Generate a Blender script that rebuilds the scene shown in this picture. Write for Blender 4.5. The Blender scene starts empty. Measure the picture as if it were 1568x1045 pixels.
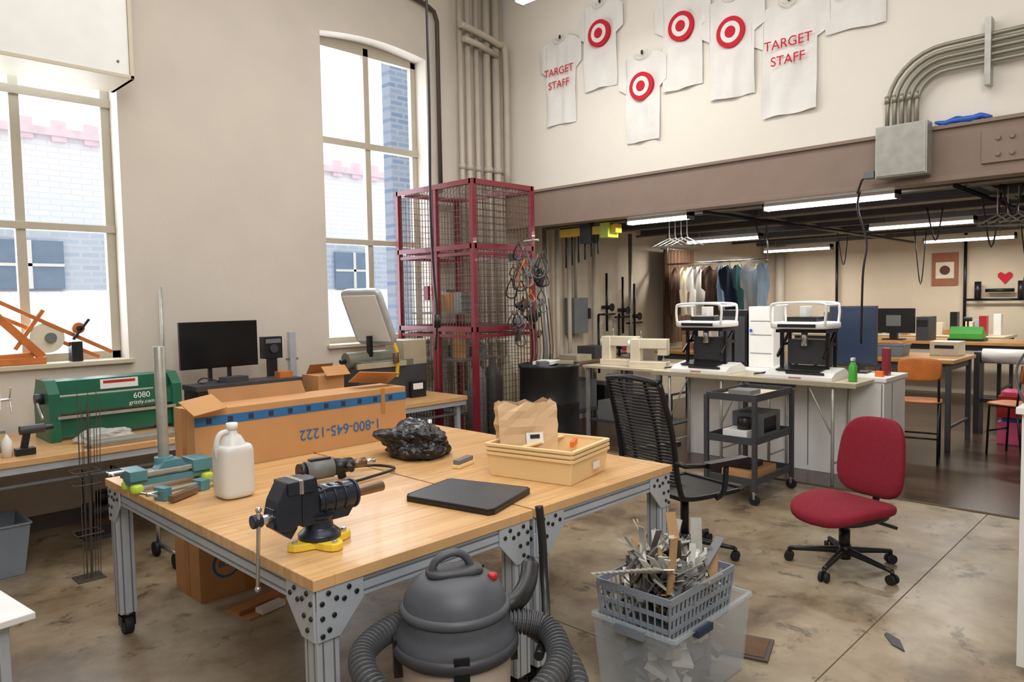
import bpy, bmesh, math, random
from mathutils import Matrix, Vector, Euler, noise
random.seed(7)
pi=math.pi
def lin(c):
    return tuple(((v/255)/12.92 if v/255<=.04045 else ((v/255+.055)/1.055)**2.4) for v in c)
MATS={}
def mat(name,c,r=.5,m=0.,var=.08,sc=6.,bump=0.,bsc=80.,emit=0.,alpha=1.,coat=0.,trans=0.):
    if name in MATS: return MATS[name]
    k=bpy.data.materials.new(name); k.use_nodes=True; nt=k.node_tree; b=nt.nodes["Principled BSDF"]
    L=nt.links; N=nt.nodes.new
    col=lin(c)
    tc=N("ShaderNodeTexCoord"); no=N("ShaderNodeTexNoise"); no.inputs["Scale"].default_value=sc; no.inputs["Detail"].default_value=5
    L.new(tc.outputs["Object"],no.inputs["Vector"])
    cr=N("ShaderNodeValToRGB"); e=cr.color_ramp.elements
    e[0].position=.3;e[1].position=.7
    e[0].color=(*[v*(1-var) for v in col],1); e[1].color=(*[min(1,v*(1+var)) for v in col],1)
    L.new(no.outputs["Fac"],cr.inputs["Fac"]); L.new(cr.outputs["Color"],b.inputs["Base Color"])
    b.inputs["Roughness"].default_value=r; b.inputs["Metallic"].default_value=m
    b.inputs["Coat Weight"].default_value=coat
    b.inputs["Transmission Weight"].default_value=trans
    if emit:
        L.new(cr.outputs["Color"],b.inputs["Emission Color"]); b.inputs["Emission Strength"].default_value=emit
    if alpha<1: b.inputs["Alpha"].default_value=alpha
    if bump:
        n2=N("ShaderNodeTexNoise"); n2.inputs["Scale"].default_value=bsc; L.new(tc.outputs["Object"],n2.inputs["Vector"])
        bu=N("ShaderNodeBump"); bu.inputs["Strength"].default_value=bump; bu.inputs["Distance"].default_value=.01
        L.new(n2.outputs["Fac"],bu.inputs["Height"]); L.new(bu.outputs["Normal"],b.inputs["Normal"])
    MATS[name]=k; return k
def brickmat(name,c1,c2,cm,scale,bw,rh,mortar=.02,r=.4,rot=(0,0,0),noisev=.25,coat=0.,nsc=(3,60,3)):
    k=bpy.data.materials.new(name); k.use_nodes=True; nt=k.node_tree; b=nt.nodes["Principled BSDF"]; L=nt.links; N=nt.nodes.new
    tc=N("ShaderNodeTexCoord"); mp=N("ShaderNodeMapping"); mp.inputs["Rotation"].default_value=rot
    L.new(tc.outputs["Object"],mp.inputs["Vector"])
    br=N("ShaderNodeTexBrick"); br.inputs["Scale"].default_value=scale; br.inputs["Brick Width"].default_value=bw; br.inputs["Row Height"].default_value=rh
    br.inputs["Mortar Size"].default_value=mortar; br.inputs["Mortar Smooth"].default_value=.3; br.inputs["Bias"].default_value=0
    br.inputs["Color1"].default_value=(*lin(c1),1);br.inputs["Color2"].default_value=(*lin(c2),1);br.inputs["Mortar"].default_value=(*lin(cm),1)
    L.new(mp.outputs[0],br.inputs["Vector"])
    m2=N("ShaderNodeMapping"); m2.inputs["Scale"].default_value=nsc; L.new(mp.outputs[0],m2.inputs["Vector"])
    no=N("ShaderNodeTexNoise"); no.inputs["Scale"].default_value=1.; no.inputs["Detail"].default_value=6; L.new(m2.outputs[0],no.inputs["Vector"])
    cr=N("ShaderNodeValToRGB"); cr.color_ramp.elements[0].position=.3; cr.color_ramp.elements[1].position=.7
    cr.color_ramp.elements[0].color=(1-noisev,)*3+(1,); cr.color_ramp.elements[1].color=(1,1,1,1); L.new(no.outputs["Fac"],cr.inputs["Fac"])
    mx=N("ShaderNodeMix"); mx.data_type='RGBA'; mx.blend_type='MULTIPLY'; mx.inputs[0].default_value=1
    L.new(br.outputs["Color"],mx.inputs[6]); L.new(cr.outputs["Color"],mx.inputs[7]); L.new(mx.outputs[2],b.inputs["Base Color"])
    b.inputs["Roughness"].default_value=r; b.inputs["Coat Weight"].default_value=coat
    MATS[name]=k; return k

class B:
    def __init__(s,name,loc=(0,0,0),rz=0.,sc=1.):
        s.n=name;s.v=[];s.f=[];s.fm=[];s.sm=[];s.mats=[];s.M=Matrix.Identity(4);s.loc=loc;s.rz=rz;s.sc=sc
    def at(s,loc=(0,0,0),rot=(0,0,0)):
        s.M=Matrix.Translation(loc)@Euler(rot).to_matrix().to_4x4(); return s
    def add(s,vs,fs,m,smooth=False):
        if m not in s.mats: s.mats.append(m)
        i=s.mats.index(m); o=len(s.v)
        s.v+= [tuple((s.M@Vector(v))*s.sc) for v in vs]
        for k,f in enumerate(fs):
            s.f.append([o+j for j in f]); s.fm.append(i); s.sm.append(smooth if isinstance(smooth,bool) else smooth[k])
    def box(s,x0,y0,z0,x1,y1,z1,m):
        s.add([(x0,y0,z0),(x1,y0,z0),(x1,y1,z0),(x0,y1,z0),(x0,y0,z1),(x1,y0,z1),(x1,y1,z1),(x0,y1,z1)],
          [(0,3,2,1),(4,5,6,7),(0,1,5,4),(1,2,6,5),(2,3,7,6),(3,0,4,7)],m)
    def bc(s,c,sz,m,rot=(0,0,0)):
        R=Euler(rot).to_matrix(); h=[v/2 for v in sz]; C=Vector(c)
        vs=[C+R@Vector((x*h[0],y*h[1],z*h[2])) for z in(-1,1) for x,y in((-1,-1),(1,-1),(1,1),(-1,1))]
        s.add([tuple(v) for v in vs],[(0,3,2,1),(4,5,6,7),(0,1,5,4),(1,2,6,5),(2,3,7,6),(3,0,4,7)],m)
    def bar(s,p,q,w,h,m):
        p=Vector(p);q=Vector(q);d=(q-p); 
        R=d.to_track_quat('X','Z').to_matrix(); L=d.length
        vs=[(p+q)/2+R@Vector((x*L/2,y*w/2,z*h/2)) for z in(-1,1) for x,y in((-1,-1),(1,-1),(1,1),(-1,1))]
        s.add([tuple(v) for v in vs],[(0,3,2,1),(4,5,6,7),(0,1,5,4),(1,2,6,5),(2,3,7,6),(3,0,4,7)],m)
    def cyl(s,p,q,r,m,r2=None,n=16,cap=True):
        if r2 is None:r2=r
        p=Vector(p);q=Vector(q);R=(q-p).to_track_quat('Z','Y').to_matrix()
        vs=[];fs=[];sm=[]
        for k in range(n):
            a=2*pi*k/n; d=R@Vector((math.cos(a),math.sin(a),0)); vs.append(tuple(p+d*r))
        for k in range(n):
            a=2*pi*k/n; d=R@Vector((math.cos(a),math.sin(a),0)); vs.append(tuple(q+d*r2))
        for k in range(n): fs.append((k,(k+1)%n,n+(k+1)%n,n+k)); sm.append(n>6)
        if cap: fs+= [tuple(range(n-1,-1,-1)),tuple(range(n,2*n))]; sm+=[False,False]
        s.add(vs,fs,m,sm)
    def tube(s,pts,r,m,n=8,sub=0,closed=False):
        P=[Vector(p) for p in pts]
        if sub:
            Q=[];L=len(P)
            rng=range(L) if closed else range(L-1)
            for i in rng:
                p0=P[(i-1)%L] if (closed or i>0) else P[0]; p1=P[i]; p2=P[(i+1)%L]; p3=P[(i+2)%L] if (closed or i+2<L) else P[-1]
                for k in range(sub):
                    t=k/sub
                    Q.append(.5*((2*p1)+(p2-p0)*t+(2*p0-5*p1+4*p2-p3)*t*t+(3*p1-p0-3*p2+p3)*t**3))
            if not closed: Q.append(P[-1])
            P=Q
        L=len(P); vs=[];fs=[]
        up=None
        for i in range(L):
            t=(P[(i+1)%L]-P[i-1]) if closed else (P[min(i+1,L-1)]-P[max(i-1,0)])
            if t.length<1e-9: t=Vector((0,0,1))
            t.normalize()
            if up is None:
                up=Vector((0,0,1)) if abs(t.z)<.9 else Vector((1,0,0))
            up=(up-t*up.dot(t)); 
            if up.length<1e-6: up=t.orthogonal()
            up.normalize()
            sd=t.cross(up); rr=r(i) if callable(r) else r
            for k in range(n):
                a=2*pi*k/n; vs.append(tuple(P[i]+(up*math.cos(a)+sd*math.sin(a))*rr))
        for i in range(L if closed else L-1):
            j=(i+1)%L
            for k in range(n): fs.append((i*n+k,i*n+(k+1)%n,j*n+(k+1)%n,j*n+k))
        sm=[not callable(r) or n<14]*len(fs)
        if not closed: fs+=[tuple(range(n-1,-1,-1)),tuple((L-1)*n+k for k in range(n))]; sm+=[False,False]
        s.add(vs,fs,m,sm)
    def lathe(s,prof,m,c=(0,0,0),n=28,rot=(0,0,0)):
        R=Euler(rot).to_matrix(); C=Vector(c); vs=[];fs=[]
        for r,z in prof:
            for k in range(n):
                a=2*pi*k/n; vs.append(tuple(C+R@Vector((r*math.cos(a),r*math.sin(a),z))))
        for i in range(len(prof)-1):
            for k in range(n): fs.append((i*n+k,i*n+(k+1)%n,(i+1)*n+(k+1)%n,(i+1)*n+k))
        sm=[True]*len(fs)
        if prof[0][0]>1e-4: fs.append(tuple(range(n-1,-1,-1)));sm.append(False)
        if prof[-1][0]>1e-4: fs.append(tuple((len(prof)-1)*n+k for k in range(n)));sm.append(False)
        s.add(vs,fs,m,sm)
    def prism(s,poly,t0,t1,m,ax='z',smooth=False):
        def P(a,b,t): return (a,b,t) if ax=='z' else ((a,t,b) if ax=='y' else (t,a,b))
        n=len(poly); vs=[P(a,b,t0) for a,b in poly]+[P(a,b,t1) for a,b in poly]
        fs=[(k,(k+1)%n,n+(k+1)%n,n+k) for k in range(n)]+[tuple(range(n-1,-1,-1)),tuple(range(n,2*n))]
        s.add(vs,fs,m,[smooth]*n+[False,False])
    def sup(s,c,sz,m,e1=.4,e2=.4,rot=(0,0,0),n=24,fn=None):
        R=Euler(rot).to_matrix();C=Vector(c)
        sp=lambda v,e: math.copysign(abs(v)**e,v)
        vs=[];fs=[];k=n//2
        for i in range(k+1):
            th=-pi/2+pi*i/k
            for j in range(n):
                ph=2*pi*j/n
                v=Vector((sz[0]/2*sp(math.cos(th),e1)*sp(math.cos(ph),e2),sz[1]/2*sp(math.cos(th),e1)*sp(math.sin(ph),e2),sz[2]/2*sp(math.sin(th),e1)))
                if fn: v=fn(v)
                vs.append(tuple(C+R@v))
        for i in range(k):
            for j in range(n): fs.append((i*n+j,i*n+(j+1)%n,(i+1)*n+(j+1)%n,(i+1)*n+j))
        s.add(vs,fs,m,True)
    def text(s,body,size,m,M,ext=.001):
        cu=bpy.data.curves.new("t","FONT");cu.body=body;cu.size=size;cu.align_x='CENTER';cu.align_y='CENTER';cu.extrude=ext
        o=bpy.data.objects.new("t",cu);bpy.context.collection.objects.link(o)
        bpy.context.view_layer.update()
        me=bpy.data.meshes.new_from_object(o.evaluated_get(bpy.context.evaluated_depsgraph_get()))
        s.add([tuple(M@v.co) for v in me.vertices],[tuple(p.vertices) for p in me.polygons],m)
        bpy.data.objects.remove(o)
    def done(s,bev=0,seg=2):
        me=bpy.data.meshes.new(s.n); me.from_pydata(s.v,[],s.f)
        for m in s.mats: me.materials.append(m)
        for p,i,q in zip(me.polygons,s.fm,s.sm): p.material_index=i;p.use_smooth=q
        bm=bmesh.new();bm.from_mesh(me);bmesh.ops.recalc_face_normals(bm,faces=bm.faces);bm.to_mesh(me);bm.free()
        o=bpy.data.objects.new(s.n,me);bpy.context.collection.objects.link(o)
        o.location=s.loc;o.rotation_euler=(0,0,s.rz)
        if bev:
            md=o.modifiers.new("bev","BEVEL");md.width=bev;md.segments=seg;md.limit_method='ANGLE';md.angle_limit=.7
        return o

# ---------------- materials
WALL=mat("plaster_beige",(208,199,188),.85,var=.05,sc=1.5,bump=.15,bsc=30)
WALL2=mat("plaster_cream",(230,224,214),.85,var=.03,sc=1.2,bump=.1,bsc=30)
WALL3=mat("plaster_tan",(208,193,172),.85,var=.08,sc=1.5)
BEAM=mat("beam_taupe",(138,119,106),.55,var=.05)
WHITE=mat("white_paint",(232,231,228),.4,var=.03)
CREAM=mat("cream_trim",(200,190,168),.5,var=.04)
FRAME=mat("window_frame_cream",(182,175,158),.5,var=.04)
BLK=mat("black_plastic",(24,24,26),.4,var=.15)
BLKM=mat("black_metal",(30,30,32),.35,m=.3,var=.15)
RUB=mat("rubber_black",(20,20,21),.7,var=.15)
ALU=mat("aluminium_extrusion",(196,204,214),.4,m=.4,var=.06)
ALUD=mat("aluminium_groove",(120,125,130),.5,m=.4)
STEEL=mat("galvanized_steel",(175,175,168),.4,m=.5,var=.12,sc=15)
CARD=mat("cardboard",(194,144,94),.8,var=.06,sc=5)
CARDD=mat("cardboard_dark",(160,112,68),.8,var=.06)
BLUE=mat("blue_print",(40,105,160),.6)
TAPE=mat("packing_tape",(186,128,70),.25)
MAROON=mat("maroon_paint",(122,30,44),.35,var=.1,coat=.3)
WIRE=mat("cage_wire",(96,76,66),.45,m=.4)
REDF=mat("crimson_fabric",(128,14,38),.9,var=.1,sc=40,bump=.3,bsc=300)
GREEN=mat("machine_green",(28,96,72),.4,var=.08)
TEAL=mat("teal_enamel",(84,132,142),.4,var=.12)
LIME=mat("lime_plastic",(190,215,70),.4)
YEL=mat("yellow_paint",(235,200,60),.45)
BIN=mat("buff_plastic",(238,208,156),.45,var=.03)
PAPER=mat("kraft_paper",(206,174,136),.85,var=.08,bump=.8,bsc=9)
JUG=mat("translucent_jug",(236,236,232),.35,var=.02,trans=.25)
VISE=mat("vise_enamel",(48,54,66),.32,m=.5,var=.2)
BRONZE=mat("brown_steel",(130,105,85),.35,m=.7)
SIL=mat("bright_steel",(200,200,200),.25,m=.9)
BAGM=mat("black_bag",(16,16,17),.36,var=.2,bump=.4,bsc=25)
GREYP=mat("grey_plastic",(120,128,138),.5)
TUBG=mat("grey_crate_plastic",(132,140,150),.5,var=.06)
TOTE=mat("clear_tote_plastic",(200,208,214),.2,alpha=.26,var=.03)
SCRAP=mat("scrap_metal",(190,188,180),.4,m=.3,var=.2)
SCRAPD=mat("scrap_dark",(75,68,60),.6)
SCRAPW=mat("scrap_wood",(176,140,100),.8)
SCREEN=mat("screen_black",(12,12,14),.15)
ORWOOD=mat("orange_wood",(196,112,50),.4,var=.15,sc=12)
TAN=mat("tan_machine",(170,160,135),.45)
OLIVE=mat("olive_grey",(110,110,96),.45)
PIPE=mat("pipe_tan_paint",(188,178,164),.5,var=.05)
COND=mat("conduit_grey",(150,145,132),.4,m=.5)
VAC=mat("vacuum_grey",(74,77,84),.5,var=.15,sc=9)
HOSE=mat("vacuum_hose",(74,75,78),.5,var=.15,sc=20)
VACT=mat("vacuum_tank",(205,190,175),.5,var=.08)
REDP=mat("red_plastic",(180,34,38),.45)
LAM=mat("laminate_tan",(202,190,165),.4,var=.03)
SHIRT=mat("shirt_white",(228,226,222),.9,var=.05,sc=4,bump=.5,bsc=12)
PRED=mat("print_red",(196,24,48),.8)
NAVY=mat("navy_cloth",(40,50,75),.9); SKY=mat("light_blue_cloth",(150,175,200),.9); TEALC=mat("teal_cloth",(60,110,115),.9); BRN=mat("brown_cloth",(96,70,50),.9,var=.15)
LIT=mat("fluorescent_tube",(255,252,245),.3,emit=7.,var=.0)
CEILM=mat("deck_grey",(130,128,128),.8,var=.08)
JOIST=mat("joist_dark",(78,76,78),.6)
MAIN_C=mat("ceiling_white",(225,222,214),.8)
GREY=mat("mid_grey",(110,112,114),.5); DGREY=mat("dark_grey",(60,60,64),.5)
BASEB=mat("baseboard_grey",(95,90,86),.6)
LGREEN=mat("bright_green",(70,170,60),.4); ORG=mat("orange_plastic",(225,110,40),.4)
BLUEP=mat("blue_plastic",(40,90,190),.4); PINK=mat("pink_plastic",(215,90,130),.5)
BEIGE=mat("beige_plastic",(222,212,190),.4)
FOIL=mat("clear_bag_plastic",(205,205,200),.25,alpha=.6,bump=.6,bsc=30)
WOOD=brickmat("butcher_block",(226,182,128),(214,166,110),(200,148,94),1.,.9,.045,.0015,r=.38,noisev=.22,nsc=(3,45,3),coat=.05)
WOODY=brickmat("butcher_block_bench",(222,178,124),(208,160,106),(190,140,86),1.,1.1,.045,.0015,r=.3,noisev=.16,nsc=(3,45,3))
DWOOD=brickmat("dark_plank_floor",(88,64,50),(64,47,38),(40,30,25),1.,1.4,.13,.004,r=.25,noisev=.4,nsc=(2,30,2),rot=(0,0,pi/2))
TWOOD=mat("table_wood",(190,140,80),.35,var=.1)
EXTB=brickmat("white_brick",(254,253,253),(249,248,250),(240,238,240),1.,.3,.09,.01,r=.9,rot=(pi/2,0,0),noisev=.03)
EXTG=brickmat("blue_grey_brick",(198,210,224),(184,198,216),(207,214,224),1.,.25,.09,.02,r=.9,rot=(pi/2,0,0),noisev=.05)
EXTC=brickmat("blue_brick_chimney",(130,152,182),(158,172,192),(172,180,194),1.,.25,.09,.02,r=.9,rot=(pi/2,0,0),noisev=.1)
EXTP=mat("cornice_pink",(240,216,222),.8)
EXTW=mat("outside_glass",(120,140,162),.3)
def concrete():
    k=bpy.data.materials.new("concrete_floor");k.use_nodes=True;nt=k.node_tree;b=nt.nodes["Principled BSDF"];L=nt.links;N=nt.nodes.new
    tc=N("ShaderNodeTexCoord")
    def nz(sc,det,dist=0,rough=.5):
        n=N("ShaderNodeTexNoise");n.inputs["Scale"].default_value=sc;n.inputs["Detail"].default_value=det;n.inputs["Distortion"].default_value=dist;n.inputs["Roughness"].default_value=rough;L.new(tc.outputs["Object"],n.inputs["Vector"]);return n
    def ramp(n,st):
        r=N("ShaderNodeValToRGB");e=r.color_ramp.elements
        while len(e)<len(st): e.new(.5)
        for q,(p,c) in zip(e,st): q.position=p;q.color=(*lin(c),1)
        L.new(n.outputs["Fac"],r.inputs["Fac"]);return r
    r1=ramp(nz(.8,8,.1,.6),[(.32,(128,112,90)),(.5,(154,138,114)),(.68,(174,165,144))])
    r2=ramp(nz(1.9,10,.3,.65),[(.36,(132,114,96)),(.48,(222,214,204)),(.6,(255,255,255))])
    r3=ramp(nz(4.2,12,.2,.72),[(.36,(74,62,52)),(.44,(255,255,255)),(1,(255,255,255))])
    m1=N("ShaderNodeMix");m1.data_type='RGBA';m1.blend_type='MULTIPLY';m1.inputs[0].default_value=.7
    L.new(r1.outputs[0],m1.inputs[6]);L.new(r2.outputs[0],m1.inputs[7])
    m2=N("ShaderNodeMix");m2.data_type='RGBA';m2.blend_type='MULTIPLY';m2.inputs[0].default_value=.65
    L.new(m1.outputs[2],m2.inputs[6]);L.new(r3.outputs[0],m2.inputs[7])
    L.new(m2.outputs[2],b.inputs["Base Color"])
    rr=N("ShaderNodeMapRange");rr.inputs[3].default_value=.2;rr.inputs[4].default_value=.5
    n=nz(2.5,5);L.new(n.outputs["Fac"],rr.inputs[0]);L.new(rr.outputs[0],b.inputs["Roughness"])
    MATS["c"]=k;return k
CONC=concrete()
JOINT=mat("joint_dark",(92,76,58),.9)

# ---------------- shell
b=B("floor"); b.box(-4,-4,-.1,6.6,6.6,0,CONC)
b.box(6.6,-4,-.1,14.4,6.6,0,DWOOD); b.box(6.58,-4,0,6.62,6.6,.006,JOINT)
b.box(-4,1.262,0,6.58,1.268,.0012,JOINT); b.box(2.9,-4,0,2.905,6.6,.0012,JOINT); b.done()
def arc(x0,x1,z0,h,n=12): return [(x0+(x1-x0)*i/n, z0+h*math.sin(pi*i/n)) for i in range(n+1)]
b=B("wall_window_side")
T=5.7; AH=.06
b.box(-4,6.6,0,.75,6.9,T,WALL); b.box(.75,6.6,0,2.12,6.9,1.27,WALL); b.box(2.12,6.6,0,4.05,6.9,T,WALL)
b.box(4.05,6.6,0,5.42,6.9,1.27,WALL); b.box(5.42,6.6,0,6.8,6.9,T,WALL)
for x0,x1 in((.75,2.12),(4.05,5.42)):
    a=arc(x0,x1,4.5,AH); b.prism([(x0,T)]+a+[(x1,T)],6.6,6.9,WALL,'y')
b.done()
b=B("wall_upper_far"); b.box(6.62,-4,3.0,6.8,6.6,T,WALL2); b.done()
b=B("wall_rear"); b.box(-4.2,-4,0,-4,6.9,T,WALL2); b.done()
b=B("wall_side"); b.box(-4,-4.2,0,14.4,-4,T,WALL2); b.done()
b=B("steel_beam"); b.box(6.58,-3.98,2.66,6.6,6.58,3.04,BEAM); b.box(6.55,-3.98,3.03,6.62,6.58,3.06,BEAM); b.box(6.55,-3.98,2.62,6.75,6.58,2.66,BEAM)
b.box(6.555,.95,2.72,6.58,1.35,2.98,BEAM)
for y in(1.06,1.15,1.24):
    for z in(2.78,2.9): b.cyl((6.535,y,z),(6.56,y,z),.018,BEAM,n=8)
b.done(.003)
b=B("cross_beam"); b.box(6.78,.86,2.5,14.1,.9,2.8,BEAM); b.box(6.78,.8,2.5,14.1,.96,2.53,BEAM); b.done()
b=B("wall_back_room_left"); b.box(6.8,6.6,0,14.4,6.8,2.9,WALL3); b.done()
b=B("wall_back_room_far"); b.box(14.2,-4,0,14.4,6.6,2.9,WALL3); b.done()
b=B("ceiling_back_room"); b.box(6.8,-4,2.84,14.4,6.8,2.9,CEILM)
for i in range(7):
    x=7.7+i*1.0; b.box(x,-4,2.7,x+.1,6.6,2.84,JOIST)
for i in range(3): b.box(6.8,-1+i*2.6,2.74,14.2,-.92+i*2.6,2.84,JOIST)
b.done()
b=B("ceiling_conduits",(0,0,0))
for x in(7.2,8.3,9.3,11.4): b.cyl((x,-3.9,2.66),(x,6.4,2.66),.02,COND,n=8)
for y in(1.6,3.9): b.cyl((6.9,y,2.62),(14.1,y,2.62),.02,BLKM,n=8)
for x,y,l in((8.1,1.5,.5),(9.0,2.2,.35),(8.8,4.1,.3),(11.,3.9,.5),(10.2,1.55,.6),(7.6,1.25,.25),(12.2,3.2,.8)): b.tube([(x,y,2.66),(x+.05,y+.08,2.66-l),(x,y+.16,2.68)],.008,BLK,sub=6,n=6)
b.done()
b=B("ceiling_main"); b.box(-4.2,-4.2,T,6.8,6.9,T+.1,MAIN_C); b.done()
b=B("baseboard_window_side"); b.box(-3.98,6.575,0,6.5,6.598,.12,BASEB); b.done()
def window(n,x0,x1):
    b=B(f"window_{n}"); y0,y1=6.8,6.86; m=FRAME; xm=(x0+x1)/2
    b.box(x0,y0,1.30,x0+.07,y1,4.55,m);b.box(x1-.07,y0,1.30,x1,y1,4.55,m);b.box(xm-.035,y0,1.3,xm+.035,y1,4.52,m)
    b.box(x0,y0,1.30,x1,y1,1.37,m); b.box(x0,y0-.02,2.37,x1,y1,2.43,m); b.box(x0,y0-.02,3.42,x1,y1,3.49,m)
    b.prism([(x0,4.43)]+[(x0,4.5)]+arc(x0,x1,4.5,AH)[1:]+[(x1,4.43)],y0,y1,m,'y')
    b.box(x0-.03,6.55,1.27,x1+.03,6.86,1.305,CREAM)
    return b.done(.004)
window(1,.75,2.12); window(2,4.05,5.42)
b=B("duct_enclosure"); b.box(-2,6.1,3.52,2.06,6.57,5.2,WHITE); b.box(-2,6.085,3.5,2.09,6.57,3.53,CREAM); b.box(2.06,6.085,3.5,2.09,6.57,5.2,CREAM)
b.cyl((-.2,6.09,3.56),(-.2,6.1,3.56),.01,GREY); b.cyl((1.98,6.09,3.62),(1.98,6.1,3.62),.01,GREY); b.done(.004)
b=B("neighbour_building"); b.box(-6,13,-1,18,13.3,4.45,EXTB); b.box(-6,12.9,4.38,18,13.3,4.5,EXTP)
for i in range(50): b.box(-4+i*.45,12.92,4.3,-3.8+i*.45,13.0,4.62,EXTP)
b.box(-6,11.5,-1,18,12.9,2.85,EXTG)
for i in range(10):
    x=-3+i*1.7; b.box(x,11.44,2.0,x+.8,11.52,2.65,EXTW); b.box(x+.37,11.42,2.0,x+.42,11.45,2.65,WHITE); b.box(x,11.42,2.3,x+.8,11.45,2.34,WHITE)
b.add([(-6,9.5,1.1),(18,9.5,1.1),(18,11.5,1.98),(-6,11.5,1.98)],[(0,1,2,3)],EXTB)
b.box(-6,9.5,-1,18,9.6,1.1,EXTB)
b.box(6.87,9.25,-1,7.8,9.45,5.6,EXTC); b.done()
# ---------------- workbenches
def workbench(x0,x1,y0,y1):
    b=B("rolling_workbench",((x0+x1)/2,(y0+y1)/2,0)); w=(x1-x0)/2;d=(y1-y0)/2
    b.box(-w,-d,.80,w,d,.84,WOOD)
    i=.015
    for sy in(-1,1):
        y=sy*(d-i-.022); b.box(-w+i,y-.022,.725,w-i,y+.022,.80,ALU)
        for z in(.745,.78): b.box(-w+i,y-.024,z-.004,w-i,y+.024,z+.004,ALUD)
    for sx in(-1,1):
        x=sx*(w-i-.022); b.box(x-.022,-d+i,.725,x+.022,d-i,.80,ALU)
        for z in(.745,.78): b.box(x-.024,-d+i,z-.004,x+.024,d-i,z+.004,ALUD)
    for sx in(-1,1):
        for sy in(-1,1):
            x=sx*(w-i-.042);y=sy*(d-i-.042)
            b.box(x-.042,y-.042,.12,x+.042,y+.042,.725,ALU)
            for o in(-.021,.021):
                b.box(x+o-.004,y-.0435,.12,x+o+.004,y+.0435,.725,ALUD); b.box(x-.0435,y+o-.004,.12,x+.0435,y+o+.004,.725,ALUD)
            gx=[(x-sx*.042+sx*.084,.8),(x-sx*.14,.8),(x-sx*.14,.725),(x-sx*.042,.62),(x+sx*.042,.62)]
            yy=sy*(d-i)+sy*.001; b.prism(gx,min(yy,yy+sy*.008),max(yy,yy+sy*.008),ALU,'y')
            for px,pz in((0,.78),(.025*sx,.75),(-.03*sx,.755),(-.08*sx,.78),(-.11*sx,.755),(-.02*sx,.70),(.025*sx,.70),(0.0,.655),(.026*sx,.64),(-.06*sx,.745)):
                b.cyl((x+px,yy+sy*.006,pz),(x+px,yy+sy*.014,pz),.009,BLK,n=10)
            gy=[(y+sy*.042,.8),(y-sy*.14,.8),(y-sy*.14,.725),(y-sy*.042,.62),(y+sy*.042,.62)]
            xx=sx*(w-i)+sx*.001; b.prism(gy,min(xx,xx+sx*.008),max(xx,xx+sx*.008),ALU,'x')
            for px,pz in((0,.78),(.025*sy,.75),(-.03*sy,.755),(-.08*sy,.78),(-.11*sy,.755),(-.02*sy,.70),(.025*sy,.70),(0,.655),(-.06*sy,.745)):
                b.cyl((xx+sx*.006,y+px,pz),(xx+sx*.014,y+px,pz),.009,BLK,n=10)
            b.cyl((x,y,.10),(x,y,.125),.03,SIL); b.box(x-.035,y-.03,.045,x-.027,y+.03,.11,BLKM);b.box(x+.027,y-.03,.045,x+.035,y+.03,.11,BLKM);b.box(x-.035,y-.03,.1,x+.035,y+.03,.11,BLKM)
            b.cyl((x-.022,y,.05),(x+.022,y,.05),.05,RUB,n=24); b.cyl((x-.028,y,.05),(x+.028,y,.05),.022,GREY)
    return b.done(.002,1)
workbench(1.2,2.26,2.1,4.2); workbench(2.275,3.37,2.1,4.2)
BZ=.80
b=B("wall_bench",(1.3,5.92,0)); b.box(-3.4,-.60,BZ-.04,3.5,.6,BZ,WOODY)
b.box(-3.4,-.58,BZ-.09,3.5,-.54,BZ-.04,ALU); b.tube([(-3.4,-.5,.62),(3.5,-.5,.62)],.014,GREY); b.tube([(-3.4,.5,.62),(3.5,.5,.62)],.014,GREY)
for x in(-3.3,-1.9,-.6,1.65,2.6,3.45):
    for y in(-.5,.5): b.box(x-.022,y-.022,0,x+.022,y+.022,BZ-.04,ALU)
b.done(.002,1)
# ---------------- cage
b=B("wire_tool_cage",(4.9,5.3,0)); W=.85;D=1.2;H=2.94
P=[(0,0),(W,0),(W,D),(0,D)]
for x,y in P: b.box(x-.025,y-.025,0,x+.025,y+.025,H,MAROON)
lv=[.05,1.45,2.28,H-.025]
for (x0,y0),(x1,y1) in zip(P,P[1:]+P[:1]):
    for z in lv: b.bar((x0,y0,z),(x1,y1,z),.05,.05,MAROON)
    for z in(1.38,2.21): b.bar((x0,y0,z),(x1,y1,z),.03,.03,MAROON)
    L=math.hypot(x1-x0,y1-y0); n=int(L/.045)
    for i in range(1,n):
        t=i/n; x=x0+(x1-x0)*t;y=y0+(y1-y0)*t; b.box(x-.0022,y-.0022,.05,x+.0022,y+.0022,H-.03,WIRE)
    for i in range(1,int(H/.065)):
        z=.05+i*.065; 
        b.box(min(x0,x1)-.002,min(y0,y1)-.002,z-.002,max(x0,x1)+.002,max(y0,y1)+.002,z+.002,WIRE)
for (x,y) in((.0,.61),(.0,.56)):
    b.box(x-.02,y-.02,.05,x+.02,y+.02,H,MAROON)
n=17
for i in range(n): b.box(0,D*i/n,H-.03,W,D*i/n+.004,H-.026,WIRE); b.box(W*i/n,0,H-.03,W*i/n+.004,D,H-.026,WIRE)
b.box(-.05,.66,1.75,-.02,.72,1.9,MAROON)
for z in(.55,1.1,1.6): b.box(.08,.35,z,W-.08,D-.1,z+.02,GREY)
for i in range(16):
    z=random.choice((.57,1.12,1.62)); x=random.uniform(.12,.6);y=random.uniform(.4,.95);h=random.uniform(.1,.35)
    b.box(x,y,z,x+random.uniform(.08,.2),y+.12,z+h,random.choice((GREY,DGREY,CARD,TAN,DGREY,GREY,BLK)))
for i in range(3): b.lathe([(.0,0),(.1,0),(.1,.9),(.07,1.0),(.03,1.05),(.03,1.12),(0,1.12)],(GREY,DGREY,TAN)[i],(.2+i*.23,.2,.02),n=16)
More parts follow.
